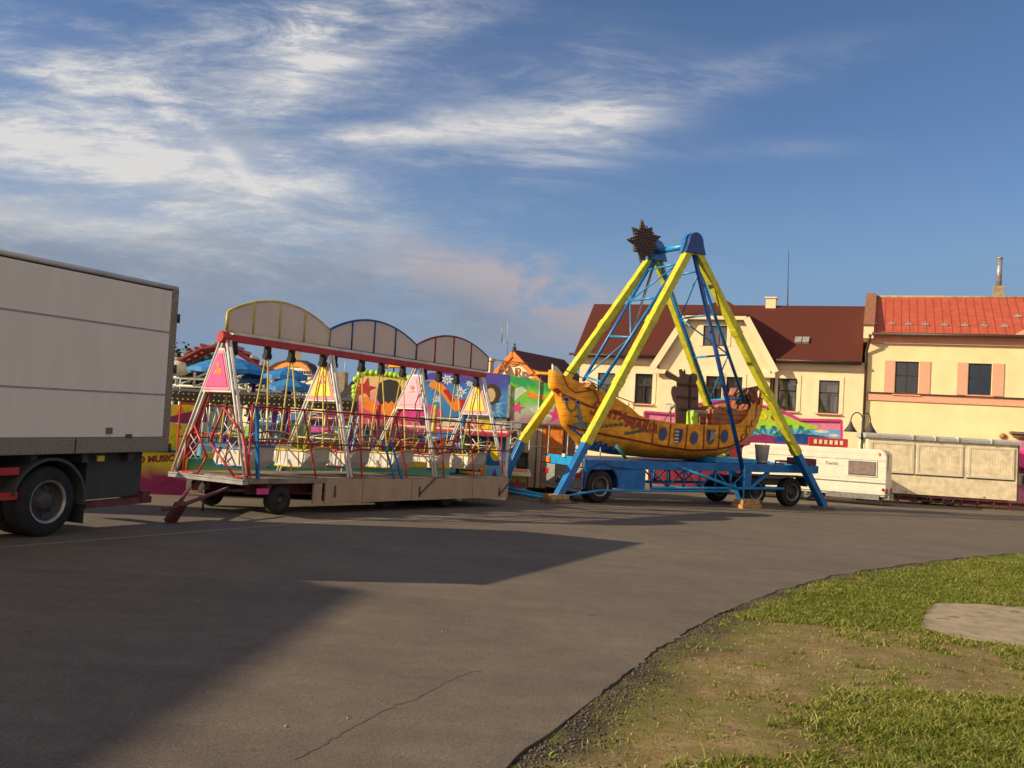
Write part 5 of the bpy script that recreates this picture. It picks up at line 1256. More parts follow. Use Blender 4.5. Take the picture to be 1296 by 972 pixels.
k = MB(); pp = [FX.p(a, b, 1.0) for a, b in ((930, 500), (945, 492), (960, 489), (964, 500))]
k.tube(pp, .03); k.tube([FX.p(945, 492, 1.0), FX.p(936, 512, 1.0)], .05); k.tube([FX.p(958, 490, 1.0), FX.p(948, 512, 1.0)], .05); k.build('gallery_frame', 'dtimber', S)
k = MB(); k.tube([FX.p(a, b, .75) for a, b in ((966, 500), (963, 494), (962, 503), (960, 512))], .045); k.build('red_scroll', 'red', S)
k = MB(); k.tube([FX.p(a, b, .9) for a, b in ((699, 460), (701, 462), (750, 484), (781, 502), (803, 510), (802, 518))], .016); k.tube([FX.p(796, 509, .9), FX.p(796, 514, .9)], .016); k.build('hand_rail', 'dtimber', S)
k = MB(); k.prism([FX.uz(*q, vc) for q in ((699, 469), (699, 461), (703, 463), (712, 474))], vc-.04, vc+.04); k.build('bow_tip', 'white', S)
k = MB(); k.prism([FX.uz(*q, VS+.2) for q in ((744, 490), (750, 484), (757, 491), (752, 494))], VS+.2, VS+.9); k.build('bow_crest', 'wood', S)
# figure shaped cut-out board, seen from behind
fig = [(855, 536), (855, 511), (852, 506), (850, 497), (851, 490), (855, 488), (857, 492), (857, 483), (850, 480), (844, 477), (842, 473), (844, 469), (850, 473), (859, 477.5), (861, 476), (860, 468), (863, 467), (865, 471), (867, 467), (868, 473), (873, 474), (878, 472), (882, 474), (883, 480), (881, 484), (884, 492), (884, 516), (881, 537)]
k = MB(); k.prism([FX.uz(*q, 1.75) for q in fig], 1.75, 1.79); bd = k.build('cut_out_board', 'brown', S)
k = MB()
for y_ in (487, 503, 518): z = FX.uz(868, y_, 1.73)[1]; k.box((FX.uz(857, y_, 1.73)[0], 1.70, z-.03), (FX.uz(882, y_, 1.73)[0], 1.748, z+.03))
x = FX.uz(873, 500, 1.73)[0]; k.box((x-.03, 1.70, FX.uz(870, 532, 1.73)[1]), (x+.03, 1.747, FX.uz(870, 476, 1.73)[1])); k.build('batten', mat('batten_brown', (.07, .04, .03), .8), bd)
k = MB(); q = FX.p(849, 535, 1.1); q2 = FX.p(849, 513, 1.1); k.tube([q, q2], .02); k.tube([FX.p(840, 533, 1.1), FX.p(851, 516, 1.1)], .018); k.tube([FX.p(843, 511.5, 1.1), FX.p(850, 511.5, 1.1)], .012); ls = k.build('lamp_stand', 'dtimber', S)
k = MB(); q = FX.p(851, 514, 1.1); k.lathe([(.001, -.09), (.07, -.05), (.09, 0), (.07, .05), (.001, .09)], q, 'z', 14); k.build('globe', 'white', ls)
k = MB(); xa_, xb_ = FX.p(877, 530, .9), FX.p(884, 530, .9); k.box((xa_.x, .9, zz0-.2), (xb_.x, 1.25, FX.p(880, 521, .9).z)); k.build('bench_end', 'lime', S, bevel=.04)
k = MB(); xa_, xb_ = FX.p(878, 522, .9), FX.p(896, 522, .9); k.box((xa_.x, .9, FX.p(880, 523, .9).z), (xb_.x, 1.2, FX.p(880, 519, .9).z)); k.build('bench_back', 'grey', S, bevel=.02)
# suspension lattices from the axle to the deck
vn, vf = .72, 2.25
def sus(tn, bn, tf, bf, rungs):
    k = MB(); k.tube([tn, bn], .055, 10); k.tube([tf, bf], .055, 10); o = k.build('suspension_arm', 'blue', S)
    k = MB(); pr = None
    for t in rungs:
        a, b = lerp(tn, bn, t), lerp(tf, bf, t); k.tube([a, b], .035, 8)
        if pr is not None: k.tube([pr[0], b] if rungs.index(t) % 2 else [pr[1], a], .026, 8)
        pr = (a, b)
    k.build('lattice', 'lblue', o)
ax0 = apF+Vector((-.05, .1, .05)); ax1 = apB+Vector((.05, -.1, .0))
sus(ax0, FX.p(758, 489, vn+.2), ax1, FX.p(738, 482, vf-.2), [.13, .38, .66, .97])
sus(ax0+Vector((.05, 0, 0)), FX.p(943, 510, vn+.2), ax1, FX.p(900, 512, vf-.2), [.15, .42, .68, .97])
k = MB(); k.tube([ax1+Vector((0, .1, -.2)), FX.p(790, 455, 2.1)], .045, 10); k.build('piston_rod', 'steel', S)

# ================================================================== SWING BOAT RIDE
def fx_x(F, px, py, x0):
    d = F.i.to_3x3() @ ray(px, py); t = (x0-F.cam.x)/d.x; return F.cam + d*t
q0 = gr(355, 652); FW_ = Frame(q0, 55, .8)
cn = FW_.p(316, 606, 0); X0 = cn.x; XE = FW_.p(643, 604, 0).x; ZD = (cn.z+FW_.p(643, 604, 0).z)/2; DW = 2.3; VM = 1.15
T = thing('swing_boat_ride', 'trailer mounted swing boat ride with red rails and three arched signs', 'fairground ride', FW_)
k = MB(); k.box((X0, 0, ZD-.10), (XE, DW, ZD)); k.build('deck', mat('worn_deck_boards', (.24, .19, .14), .8, var=.3, scale=4, bump=.3), T, bevel=.006)
k = MB(); k.box((X0-.14, .02, ZD-.12), (X0-.004, DW-.02, ZD-.02)); k.build('end_step', 'ribbed', T)
xs0 = FW_.p(397, 615, 0).x; zs = FW_.p(470, 635, 0).z
jx = [xs0, FW_.p(411, 620, 0).x, FW_.p(458, 620, 0).x, FW_.p(520, 620, 0).x, FW_.p(597, 620, 0).x, XE]
k = MB(); k.box((jx[0], -.02, zs), (jx[1]-.09, .03, ZD-.104)); k.build('skirt_panel', 'skirt', T)
for a, b in zip(jx[1:], jx[2:]): k = MB(); k.box((a+.01, -.03, zs), (b-.01, .03, ZD-.02)); k.build('skirt_panel', 'skirt', T, bevel=.004)
k = MB(); k.box((XE-.03, .035, zs), (XE, DW, ZD-.104)); k.build('skirt_panel', 'skirt', T)
k = MB(); k.box((X0+.4, .5, ZD-.34), (XE-.1, .62, ZD-.104)); k.box((X0+.4, DW-.62, ZD-.34), (XE-.1, DW-.5, ZD-.104))
for i in range(6): k.box((X0+.5+i*1.4, .1, ZD-.2), (X0+.6+i*1.4, DW-.1, ZD-.106))
k.build('chassis', 'maroon', T)
for px in (531, 632, 424):
    a = FW_.p(px, 626, -.05); k = MB(); k.tube([(a.x, -.05, a.z-.05), (a.x, -.05, a.z+.18)], .016, 6)
    if px != 424: k.tube([(a.x, -.05, a.z), (a.x+.55, -.05, a.z+.38)], .016, 6)
    k.build('jack_handle', 'dgrey', T)
for px, v in ((355, .05), (355, DW-.3), (490, .3), (566, .12), (566, DW-.35)):
    x = FW_.p(px, 640, v if v < 1 else 0).x; r_ = .275; wheel(T, (x, v, r_+.0), r_, .2, .5, 'dgrey')
a = FW_.p(326, 626, -.0); k = MB(); k.box((a.x, .02, a.z), (a.x+.28, .05, a.z+.11)); k.build('number_board', 'hotpink', T)
# drawbar
k = MB(); zz = .30
tip = FW_.g(226, 641, .30); pl = FW_.g(216, 650, .16); A1_ = Vector((X0-.1, .45, ZD-.2)); B1_ = Vector((X0+.1, DW-.5, ZD-.2))
k.tube([A1_, tip], .035, 8); k.tube([B1_, tip+Vector((.05, .1, 0))], .035, 8); k.tube([lerp(A1_, tip, .45), lerp(B1_, tip, .45)], .02, 6); k.build('drawbar', 'maroon', T)
k = MB(); k.beam(tip+Vector((.05, 0, .05)), pl+Vector((-.0, 0, -.13)), .20, .10); hk = FW_.g(207, 645, .26); k.tube([tip, hk], .028, 8); k.lathe([(.035, -.02), (.045, .03), (.001, .05)], hk, 'z', 8); k.build('coupling', 'maroon', T, bevel=.008)
k = MB(); k.tube([(X0-.45, .7, .05), (X0-.45, .7, .45)], .02, 6); k.build('jockey_stand', 'dgrey', T)
# A-frames
feet = [FW_.p(p_, 606, .04).x for p_ in (315, 446, 553, 642)]; feet = [feet[0]+.02, feet[1], feet[2], XE-.03]
ap_px = [(288, 428), (418, 447), (531, 463), (609, 477)]
zb_l = FW_.p(284, 427, VM).z; zb_r = FW_.p(609, 475, VM).z; xap = [FW_.p(a, b, VM).x for a, b in ap_px]
print('beam', zb_l, zb_r, xap, feet, ZD, X0, XE)
ZB = (zb_l+zb_r)/2
k = MB(); k.beam((xap[0]-.12, VM, ZB), (xap[-1]+.15, VM, ZB), .14, .13); k.build('top_beam', 'red', T, bevel=.01)
k = MB(); k.beam((xap[0]+.1, VM-.02, ZB+.10), (xap[-1]+.1, VM-.02, ZB+.10), .07, .055); k.build('light_tube', 'white', T)
k = MB(); k.lathe([(.10, -.16), (.12, -.13), (.12, .0), (.09, .02)], (xap[0]-.02, VM, ZB), 'x', 14); k.build('beam_end', 'red', T)
tri_m = ['hotpink', 'syellow', 'pink', 'syellow']
for i, (xf, xa_) in enumerate(zip(feet, xap)):
    ap = Vector((xa_, VM, ZB-.06)); fa = Vector((xf-.02, .05, ZD)); fb = Vector((xf-.02, DW-.05, ZD))
    for foot, sgn in ((fa, -1), (fb, 1)):
        k = MB(); k.tube([foot, ap+Vector((0, .09*sgn, 0))], .033, 8); k.tube([foot+Vector((-.09, 0, 0)), ap+Vector((-.09, .09*sgn, 0))], .024, 8); k.build('frame_leg', 'white', T)
        k = MB(); k.beam(foot+Vector((.06, -.03*sgn, 0)), lerp(foot, ap, .62)+Vector((.05, -.03*sgn, 0)), .025, .06); k.build('leg_strip', 'red' if i != 1 or sgn < 0 else 'grey', T)
    for t in (.30, .60): k = MB(); k.tube([lerp(fa, ap, t), lerp(fb, ap, t)], .018, 6); k.build('cross_tube', 'white' if i % 2 else 'red', T)
    # triangular painted panel
    t0, t1 = .62, .93; a0, a1, b0, b1 = lerp(fa, ap, t0), lerp(fb, ap, t0), lerp(fa, ap, t1), lerp(fb, ap, t1); sh = Vector((-.11, 0, 0)); 
    def tri(sx, off, name, m, par):
        c = (a0+a1+b0+b1)/4; k = MB(); q = [c+(p-c)*sx+sh+Vector((off, 0, 0)) for p in (a0, b0, b1, a1)]; q2 = [p+Vector((.012, 0, 0)) for p in q]; k.face(q); k.face(q2[::-1]); [k.face([q[j], q[(j+1) % 4], q2[(j+1) % 4], q2[j]]) for j in range(4)]
        return k.build(name, m, par)
    pn = tri(1.06, 0, 'panel', 'white', T); tri(.96, -.014, 'panel_border', 'pink', pn); tri(.80, -.028, 'panel_field', tri_m[i], pn)
    c = (a0+a1+b0+b1)/4+sh+Vector((-.032, 0, 0)); k = MB()
    for (dv, dz_, r_) in ((0, .10, .06), (-.05, -.03, .07), (.06, -.05, .06), (0, -.15, .08)): k.face([(c.x, c.y+dv+r_*math.cos(j*.7854), c.z+dz_+r_*.9*math.sin(j*.7854)) for j in range(8)])
    k.build('painted_motif', ['orange', 'pink', 'orange', 'white'][i], pn, recalc=False)
# arched signs
scol = ['gold', 'dblue', 'dred']
jx_ = [xap[0]-.05, FW_.p(416, 430, VM).x, FW_.p(526, 450, VM).x, FW_.p(617, 470, VM).x]
for i in range(3):
    a, b = jx_[i]+.01, jx_[i+1]-.01; zb2 = ZB+.14; L_ = b-a; he = .36; hp = .74; cx = (a+b)/2
    def topz(x): t = (x-cx)/(L_/2); return zb2+he+(hp-he)*max(0, 1-t*t)
    N_ = 22; xs = [a+L_*j/N_ for j in range(N_+1)]
    k = MB(); k.prism([(a, zb2), (b, zb2)]+[(x, topz(x)) for x in xs[::-1]], VM-.02, VM+.02); sg = k.build('arched_sign', 'sign', T)
    k = MB(); k.tube([(x, VM, topz(x)+.01) for x in xs], .028, 8); k.tube([(a, VM, zb2), (a, VM, topz(a))], .03, 8); k.tube([(b, VM, zb2), (b, VM, topz(b))], .03, 8); k.tube([(a, VM, zb2), (b, VM, zb2)], .024, 8)
    for j in (1, 2, 3): x = a+L_*j/4; k.tube([(x-.05, VM-.03, zb2), (x-.06, VM-.03, topz(x-.06))], .02, 6)
    k.build('sign_frame', scol[i], sg)
# hanging bearings and rods
bpx = [(296, 433), (339, 439), (369.5, 444), (409, 450), (423, 452), (458, 457), (483, 461), (510, 464), (537, 468), (556, 470), (578, 473), (603, 477)]
bx_ = [FW_.p(a, b, VM).x for a, b in bpx]
for x in bx_: k = MB(); k.box((x-.05, VM-.06, ZB-.30), (x+.05, VM+.06, ZB-.07)); k.lathe([(.07, -.07), (.07, .07)], (x, VM, ZB-.26), 'x', 12); k.build('bearing', 'black', T)
bcol = [('blue', 'blue railed'), ('gold', 'yellow railed'), ('blue', 'blue and red railed'), ('gold', 'yellow railed'), ('dred', 'red railed'), ('gold', 'yellow railed')]
blab = ['white swing boat with blue rails, nearest the drawbar end', 'white swing boat with yellow rails, standing left of the second A-frame foot',
        'white swing boat with blue rails under the second A-frame', 'white swing boat with yellow rails by the blue ladder in the middle of the ride',
        'white swing boat with dark red rim beside the third A-frame', 'white swing boat with yellow rails, last before the ship ride end']
for i in range(6):
    x0, x1 = bx_[2*i], bx_[2*i+1]; cx = (x0+x1)/2; wd = min(.74, (x1-x0)*.92); m = bcol[i][0]
    B = thing('swing_boat', blab[i], 'swing boat', group='swing boats hanging on the ride'); B.matrix_world = FW_.m @ Matrix.Translation((cx, VM, ZD+.16))
    hz = ZB-.26-(ZD+.16)
    k = MB(); prof = [(-.36, 0), (.36, 0), (.50, .14), (.68, .42), (.50, .34), (-.50, .34), (-.68, .42), (-.50, .14)]
    ws = wd*.46
    for s_ in (-1, 1):      # two side shells with thickness
        for t in (0, .02): k.face([((ws-t)*s_*(1 if abs(v) < .6 else .55), v, z) for v, z in prof])
    n_ = len(prof)
    for j in range(n_):
        if j in (4,): continue
        (v, z), (v2_, z2) = prof[j], prof[(j+1) % n_]; w1 = ws*(1 if abs(v) < .6 else .55); w2 = ws*(1 if abs(v2_) < .6 else .55)
        if j in (3, 4, 5): continue
        k.face([(-w1, v, z), (w1, v, z), (w2, v2_, z2), (-w2, v2_, z2)])
    hl_ = k.build('hull', 'white', B)
    k = MB(); k.tube([(-ws, .5, .35), (-ws*.55, .69, .43), (ws*.55, .69, .43), (ws, .5, .35), (ws, -.5, .35), (ws*.55, -.69, .43), (-ws*.55, -.69, .43), (-ws, -.5, .35), (-ws, .5, .35)], .022, 6); k.tube([(-ws-.01, -.42, .01), (-ws-.01, .42, .01)], .02, 6); k.tube([(ws+.01, -.42, .01), (ws+.01, .42, .01)], .02, 6); k.build('rim', m if i != 2 else 'red', B)
    for s_ in (-1, 1):
        k = MB(); k.tube([(-ws, .45*s_, .35), (-ws, .68*s_, .66), (-ws*.5, .86*s_, .72), (ws*.5, .86*s_, .72), (ws, .68*s_, .66), (ws, .45*s_, .35)], .018, 6)
        k.tube([(-ws, .57*s_, .50), (-ws*.5, .76*s_, .57), (ws*.5, .76*s_, .57), (ws, .57*s_, .50)], .015, 6); k.build('guard_rail', m, B)
    for s_ in (-1, 1): k = MB(); k.box((-ws+.03, .26*s_-.12, .18), (ws-.03, .26*s_+.12, .22)); k.build('seat', 'red' if i % 2 else 'teal', B)
    for x in (x0-cx, x1-cx):
        s_ = -1 if x < 0 else 1
        k = MB(); k.tube([(x, -.03, hz), (ws*s_, -.30, .35), (ws*s_, -.34, .05)], .017, 6); k.tube([(x, .03, hz), (ws*s_, .30, .35), (ws*s_, .34, .05)], .017, 6); k.build('hanger_rod', 'gold', B)
# front and back rails, red, with inner posts
xr0 = FW_.p(308, 512, .02).x; zr1 = FW_.p(400, 520, .02).z; zr2 = FW_.p(400, 562, .02).z; zrm = FW_.p(425, 541, .02).z
for v, nm in ((.02, 'front'), (DW-.02, 'back')):
    for z in (zr1, zr2): k = MB(); k.tube([(X0+.02, v, z), (XE-.03, v, z)], .02, 6); k.build('safety_rail', 'dred' if v < 1 else 'red', T)
    k = MB(); k.tube([(X0+1.0, v+.02, zrm), (XE-.2, v+.02, zrm)], .012, 6); k.build('safety_rail', 'steel', T)
pst = [(313, 0), (400, .45), (458, .2), (515, .5), (562, .3), (600, .35), (636, .2)]
for px, dx in pst:
    for v in (.05, DW-.06):
        x = FW_.p(px, 606, .05).x; x = min(x, XE-.05); k = MB(); k.beam((x, v, ZD), (x-dx, v, zr1+.02), .024, .03); k.build('rail_post', 'red', T)
for px in (500, 509): x = FW_.p(px, 606, -.04).x; k = MB(); k.beam((x, -.03, ZD-.02), (x-.42, .0, zr2+.15), .03, .04); k.build('ladder_rail', 'blue', T)
for px in (420, 428): x = FW_.p(px, 606, DW).x; k = MB(); k.beam((x, DW-.3, ZD), (x+.25, DW-.3, zr1), .03, .04); k.build('ladder_rail', 'blue', T)
x = X0+.08; k = MB(); k.beam((x+.12, .02, ZD), (x-.02, .02, zr1), .045, .07); k.build('gate_post', 'blue', T)
# wire lattice infill along the back rail
k = MB()
for i in range(26):
    a = X0+.5+i*.28; k.tube([(a, DW+.0, zr2), (a+.14, DW+.0, zr1)], .011, 4); k.tube([(a+.14, DW, zr1), (a+.28, DW, zr2)], .011, 4)
k.build('rail_lattice', 'steel', T)
# diamond gates at the drawbar end
def endpoly(pxs, x0): return [fx_x(FW_, a, b, x0) for a, b in pxs]
for pg in (((283, 516), (307, 549), (315, 602), (297, 604), (266, 560)), ((246, 538), (262, 578), (250, 599), (232, 597), (236, 556))):
    P_ = endpoly(pg, X0-.06); k = MB(); 
    for a, b in zip(P_, P_[1:]+P_[:1]): k.tube([a, b], .022, 6)
    k.tube([lerp(P_[0], P_[1], .5), lerp(P_[3], P_[4], .4)], .016, 6); gt_ = k.build('end_gate', 'red', T)
    k = MB(); c = sum(P_, Vector())/5
    for t in (0, .45):
        a = c+(P_[0]-c)*max(t, 0)+(P_[3]-c)*max(-t, 0)
        for s_ in (-1, 1): k.tube([a+Vector((0, .13*s_, .12)), a+Vector((0, -.13*s_, -.12))], .010, 5)
    k.build('white_lattice', 'white', gt_)
P_ = endpoly(((610, 524), (632, 552), (622, 596), (604, 580), (596, 556)), XE-.3) if 0 else None
gx_ = XE-.12; k = MB(); g5 = [Vector((gx_, VM+a, ZD+b)) for a, b in ((0, 1.5), (.55, .95), (.3, .1), (-.3, .1), (-.55, .95))]
for a, b in zip(g5, g5[1:]+g5[:1]): k.tube([a, b], .022, 6)
gt_ = k.build('end_gate', 'red', T)
k = MB(); 
for a, b in ((.2, 1.1), (-.15, .8), (.1, .5), (-.1, 1.2)):
    for s_ in (-1, 1): k.tube([Vector((gx_, VM+a-.14, ZD+b-.14*s_)), Vector((gx_, VM+a+.14, ZD+b+.14*s_))], .012, 5)
k.build('white_lattice', 'white', gt_)

# ================================================================== MURAL RIDE FRONTS
q0 = at(620, 620, 31); q0.z = gz(31); FM = Frame(q0, -12)
T = thing('mural_ride_front', 'long fairground front painted purple and blue with light bursts, then green', 'ride front', FM)
top_ = ((528, 478), (545, 472), (575, 469.5), (610, 470.5), (645, 474.5), (680, 482), (712, 490))
o1 = pz(FM, top_[:5]+((645, 528), (528, 528))); 
mural1 = grad_mat('mural_blue', [(.02, .16, .42), (.03, .22, .55), (.04, .06, .34), (.12, .02, .26)], 2, FM.uz(590, 528)[1], FM.uz(590, 472)[1]+.3, 1.6, .22)
k = MB(); k.prism(o1, 0, .15); b1_ = k.build('painted_board', mural1, T)
o2 = pz(FM, ((645.5, 474.5), (680, 482), (712, 490), (712, 540), (645.5, 535)), -.02)
mural2 = grad_mat('mural_green', [(.30, .16, .22), (.35, .42, .30), (.10, .50, .04), (.25, .55, .03), (.02, .30, .08)], 2, FM.uz(690, 535)[1], FM.uz(680, 484)[1], 1.5, .28)
k = MB(); k.prism(o2, -.02, .13); b2_ = k.build('painted_board', mural2, T)
def burst(cx, cy, r0, r1, n_, m, par, F=FM, v=-.006, a0=0, a1=360, w_=.05):
    c = F.uz(cx, cy); k = MB(); s_ = .027
    for i in range(n_):
        a = R(a0+(a1-a0)*i/n_+rng.random()*8); rr = (r0+(r1-r0)*rng.random())*s_; d = (math.cos(a), math.sin(a)); nn_ = (-d[1]*w_, d[0]*w_); ri = r0*s_*.15
        k.face([(c[0]+d[0]*ri+nn_[0], v, c[1]+d[1]*ri+nn_[1]), (c[0]+d[0]*rr, v, c[1]+d[1]*rr), (c[0]+d[0]*ri-nn_[0], v, c[1]+d[1]*ri-nn_[1])])
    k.disc(c, r0*s_*.3, v-.001, 12); return k.build('painted_burst', m, par, recalc=False)
ltb = mat('burst_white', (.62, .70, .78), .5); ltc = mat('burst_blue', (.16, .42, .68), .5)
burst(583, 497, 4, 13, 14, ltb, b1_); burst(566, 480, 5, 10, 9, ltb, b1_, w_=.07); burst(594, 485, 3, 7, 8, ltb, b1_); burst(620, 514, 8, 26, 16, ltc, b1_, a0=-60, a1=70, w_=.06); burst(553, 505, 4, 8, 8, ltb, b1_)
burst(613, 508, 3, 20, 9, ltb, b1_, a0=-40, a1=40, v=-.008, w_=.02)
k = MB()
for i in range(3): c = FM.uz(546+i*3, 485+i*5); p_ = arc(c[0], c[1], .28-.04*i, .12, 10, 190, 8); [k.face([(a[0], -.006, a[1]), (b[0], -.006, b[1]), (b[0], -.006, b[1]-.04), (a[0], -.006, a[1]-.04)]) for a, b in zip(p_, p_[1:])]
k.build('painted_swirl', ltc, b1_, recalc=False)
# abstract figures: a dark curl of hair with a warm face shape, an orange hammer form
k = MB(); c = FM.uz(623, 499); k.disc(c, .30, -.009, 16, .36); k.build('painted_hair', mat('dark_brown_hair', (.04, .015, .015), .6), b1_, recalc=False)
k = MB(); c = FM.uz(621, 500); k.disc(c, .17, -.012, 16, .24); k.build('painted_face', 'sand', b1_, recalc=False)
k = MB(); k.prism(pz(FM, ((544, 483), (554, 482), (561, 487), (575, 503), (583, 508), (588, 517), (576, 521), (569, 513), (560, 500), (552, 493), (544, 490))), -.010, -.004); k.build('painted_figure', 'orange', b1_)
k = MB(); k.prism(pz(FM, ((561, 494), (566, 492), (576, 506), (571, 510))), -.016, -.011); k.prism(pz(FM, ((582, 506), (592, 504), (592, 524), (584, 526))), -.016, -.004); k.build('painted_figure', 'red', b1_)
k = MB(); k.prism([ (c[0], c[1]) for c in star(*FM.uz(655, 516), .24, .10, 5, 80)], -.03, -.022); k.build('painted_star', 'hotpink', b2_); k = MB(); k.prism(star(*FM.uz(703, 525), .3, .12, 5, 95), -.03, -.022); k.build('painted_star', 'hotpink', b2_)
k = MB(); k.prism(pz(FM, ((666, 497), (672, 496), (684, 502), (697, 504), (697, 507), (682, 506), (668, 502)), -.02), -.03, -.0205); k.build('painted_rocket', 'orange', b2_)
k = MB(); k.prism(pz(FM, ((646, 500), (652, 492), (661, 489), (668, 495), (660, 500), (652, 508)), -.02), -.027, -.0205); k.prism(pz(FM, ((668, 517), (680, 514), (694, 521), (702, 530), (690, 526), (676, 523)), -.02), -.027, -.0205); k.build('painted_cloud', mat('mural_pale_green', (.45, .60, .45), .5), b2_)
k = MB(); k.prism(pz(FM, ((530, 515), (545, 512), (560, 520), (560, 528), (530, 528))), -.008, -.003); k.build('painted_ground', 'hotpink', b1_)
k = MB(); x = FM.uz(645, 500)[0]; k.box((x-.05, -.09, FM.uz(645, 529)[1]), (x+.05, -.022, FM.uz(645, 487)[1])); k.build('joint_post', 'steel', T)
z0 = FM.uz(640, 529)[1]
for a, b, mm in ((529, 552, 'hotpink'), (553, 575, 'cream'), (576, 600, 'skyb'), (601, 625, 'syellow'), (626, 640, 'white'), (663, 686, 'cream'), (687, 712, 'orange')):
    k = MB(); k.box((FM.uz(a, 540)[0], .1, .2), (FM.uz(b, 540)[0], .4, z0-.02)); k.build('lower_panel', mm, T)
k = MB(); k.box((FM.uz(528, 560)[0], .42, .1), (FM.uz(712, 560)[0], 3.0, z0+.3)); k.build('body', 'maroon', T)
sx0, sx1 = FM.uz(641, 550, -.5)[0], FM.uz(662, 550, -.5)[0]
T2 = thing('speaker_cabinet', 'tall grey fairground speaker with wavy white lines below the mural', 'speaker', FM)
k = MB(); k.box((sx0, -.8, .25), (sx1, -.1, FM.uz(650, 534, -.8)[1])); k.build('cabinet', 'grey', T2, bevel=.02)
k = MB()
for py in (546, 556, 566, 574):
    pts = []
    for j in range(13): x = sx0-.1+(sx1-sx0+.2)*j/12; pts.append((x, -.83, FM.uz(650, py, -.8)[1]+.06*math.sin(j*1.05)))
    k.tube(pts, .018, 6)
k.build('wavy_bar', 'white', T2)
k = MB(); c = ((sx0+sx1)/2, FM.uz(650, 551, -.8)[1]); k.lathe([(.14, -.0), (.12, -.02), (.03, .02)], (c[0], -.805, c[1]), 'y', 16); k.lathe([(.16, 0), (.13, -.02), (.03, .02)], (c[0], -.805, c[1]-.6), 'y', 16); k.build('speaker_cone', 'black', T2)
# steel crowd rails on the ride step
T2 = thing('crowd_rail', 'curly steel railing on the step left of the ship ride', 'railing', FM)
zr_ = FM.uz(690, 537, -1)[1]; xa_, xb_ = FM.uz(641, 560, -1)[0], FM.uz(712, 560, -1)[0]
k = MB(); k.tube([(xa_-3, -1, zr_), (xb_+.8, -1, zr_)], .025, 6); k.tube([(xa_-3, -1, zr_-.75), (xb_+.8, -1, zr_-.75)], .02, 6); k.build('rail', 'steel', T2)
for i in range(10):
    x = xa_-3+i*(xb_-xa_+3.8)/9; k = MB(); k.tube([(x, -1, .1), (x, -1, zr_)], .022, 6); k.build('post', 'steel', T2)
k = MB()
for i in range(16):
    x = xa_-2.9+i*.34; k.tube([(x+.12*math.sin(j*.9), -1, zr_-.75+.75*j/8) for j in range(9)], .009, 4)
k.build('scroll_infill', 'dgrey', T2)
for px, py, dr in ((498, 463, -1), (684, 472, 1)):
    t = thing('arrow_sign', 'yellow tailed star arrow sign between the second and third swing frames' if px < 600 else 'yellow star arrow sign above the green mural', 'sign', FM)
    c = FM.uz(px, py, -.1); s_ = .026; k = MB(); pts = [(-13, 5), (-2, 2.2), (10, 2.2), (13, 5), (13, -5), (10, -2.2), (-2, -2.2), (-14, -4.5), (-7, 0)]
    k.prism([(c[0]+x*s_, c[1]+z*s_) for x, z in pts], -.16, -.08); k.build('arrow', 'syellow', t)
    k = MB(); [k.beam((c[0]+a[0]*s_, -.12, c[1]+a[1]*s_), (c[0]+b[0]*s_, -.12, c[1]+b[1]*s_), .1, .03) for a, b in zip(pts, pts[1:]+pts[:1])]; k.build('arrow_edge', 'dred', t)
    k = MB(); k.tube([(c[0]+.3*dr*0, -.05, .2), (c[0], -.05, c[1])], .03, 6); k.build('pole', 'steel', t)

# left panel with lime scalloped rim
q0 = at(488, 620, 28); q0.z = gz(28); FN = Frame(q0, -12)
T = thing('scalloped_ride_board', 'curved ride board with lime scalloped rim, red stars and big black painted hair', 'ride board', FN)
ol = ((449, 560), (448.5, 490), (450, 480), (455, 474), (463, 471.5), (478, 472), (495, 474), (512, 477), (530, 480), (530, 560))
P_ = pz(FN, ol); mural3 = grad_mat('mural_warm', [(.55, .05, .12), (.62, .10, .28), (.70, .42, .20), (.55, .50, .12)], 2, FN.uz(490, 530)[1], FN.uz(490, 476)[1], 1.2, .2)
k = MB(); k.prism(P_, 0, .15); bo = k.build('painted_board', mural3, T)
k = MB()
for (a, b) in zip(P_[:-1], P_[1:-1]):
    n_ = max(1, int(math.hypot(b[0]-a[0], b[1]-a[1])/.13))
    for j in range(n_): t = j/n_; x, z = a[0]+(b[0]-a[0])*t, a[1]+(b[1]-a[1])*t; k.lathe([(.03, -.06), (.09, -.03), (.10, .08), (.09, .19), (.03, .2)], (x, 0, z), 'y', 8)
k.build('scalloped_rim', 'lime', bo)
k = MB(); k.prism(star(*FN.uz(462.5, 491), .33, .13, 5, 80), -.02, -.004); k.build('painted_star', 'red', bo); k = MB(); k.prism(star(*FN.uz(457, 493), .2, .08, 5, 70), -.012, -.003); k.build('painted_star', 'red', bo)
k = MB(); k.prism(pz(FN, ((476, 497), (478, 487), (484, 482), (493, 480), (502, 482), (507, 489), (508, 500), (502, 508), (494, 512), (483, 514), (478, 507))), -.010, -.003); k.build('painted_hair', mat('black_hair_paint', (.012, .01, .012), .7), bo)
k = MB(); k.prism(pz(FN, ((481, 514), (488, 508), (492, 511), (496, 507), (500, 512), (505, 509), (504, 522), (495, 527), (484, 524))), -.016, -.011); k.prism(pz(FN, ((458, 503), (464, 502), (474, 510), (480, 518), (478, 526), (466, 520), (458, 515))), -.010, -.003); k.build('painted_flame', 'orange', bo)
k = MB(); k.prism(pz(FN, ((508, 526), (512, 514), (530, 512), (530, 530))), -.010, -.003); k.build('painted_ground', 'hotpink', bo)
k = MB(); z = FN.uz(490, 531)[1]; k.box((P_[0][0]+.02, -.3, 0), (P_[-1][0], -.02, z)) if 0 else None; k.box((P_[0][0]-.0, .16, 0), (P_[-1][0], .5, z)); k.build('base', 'dblue', T)

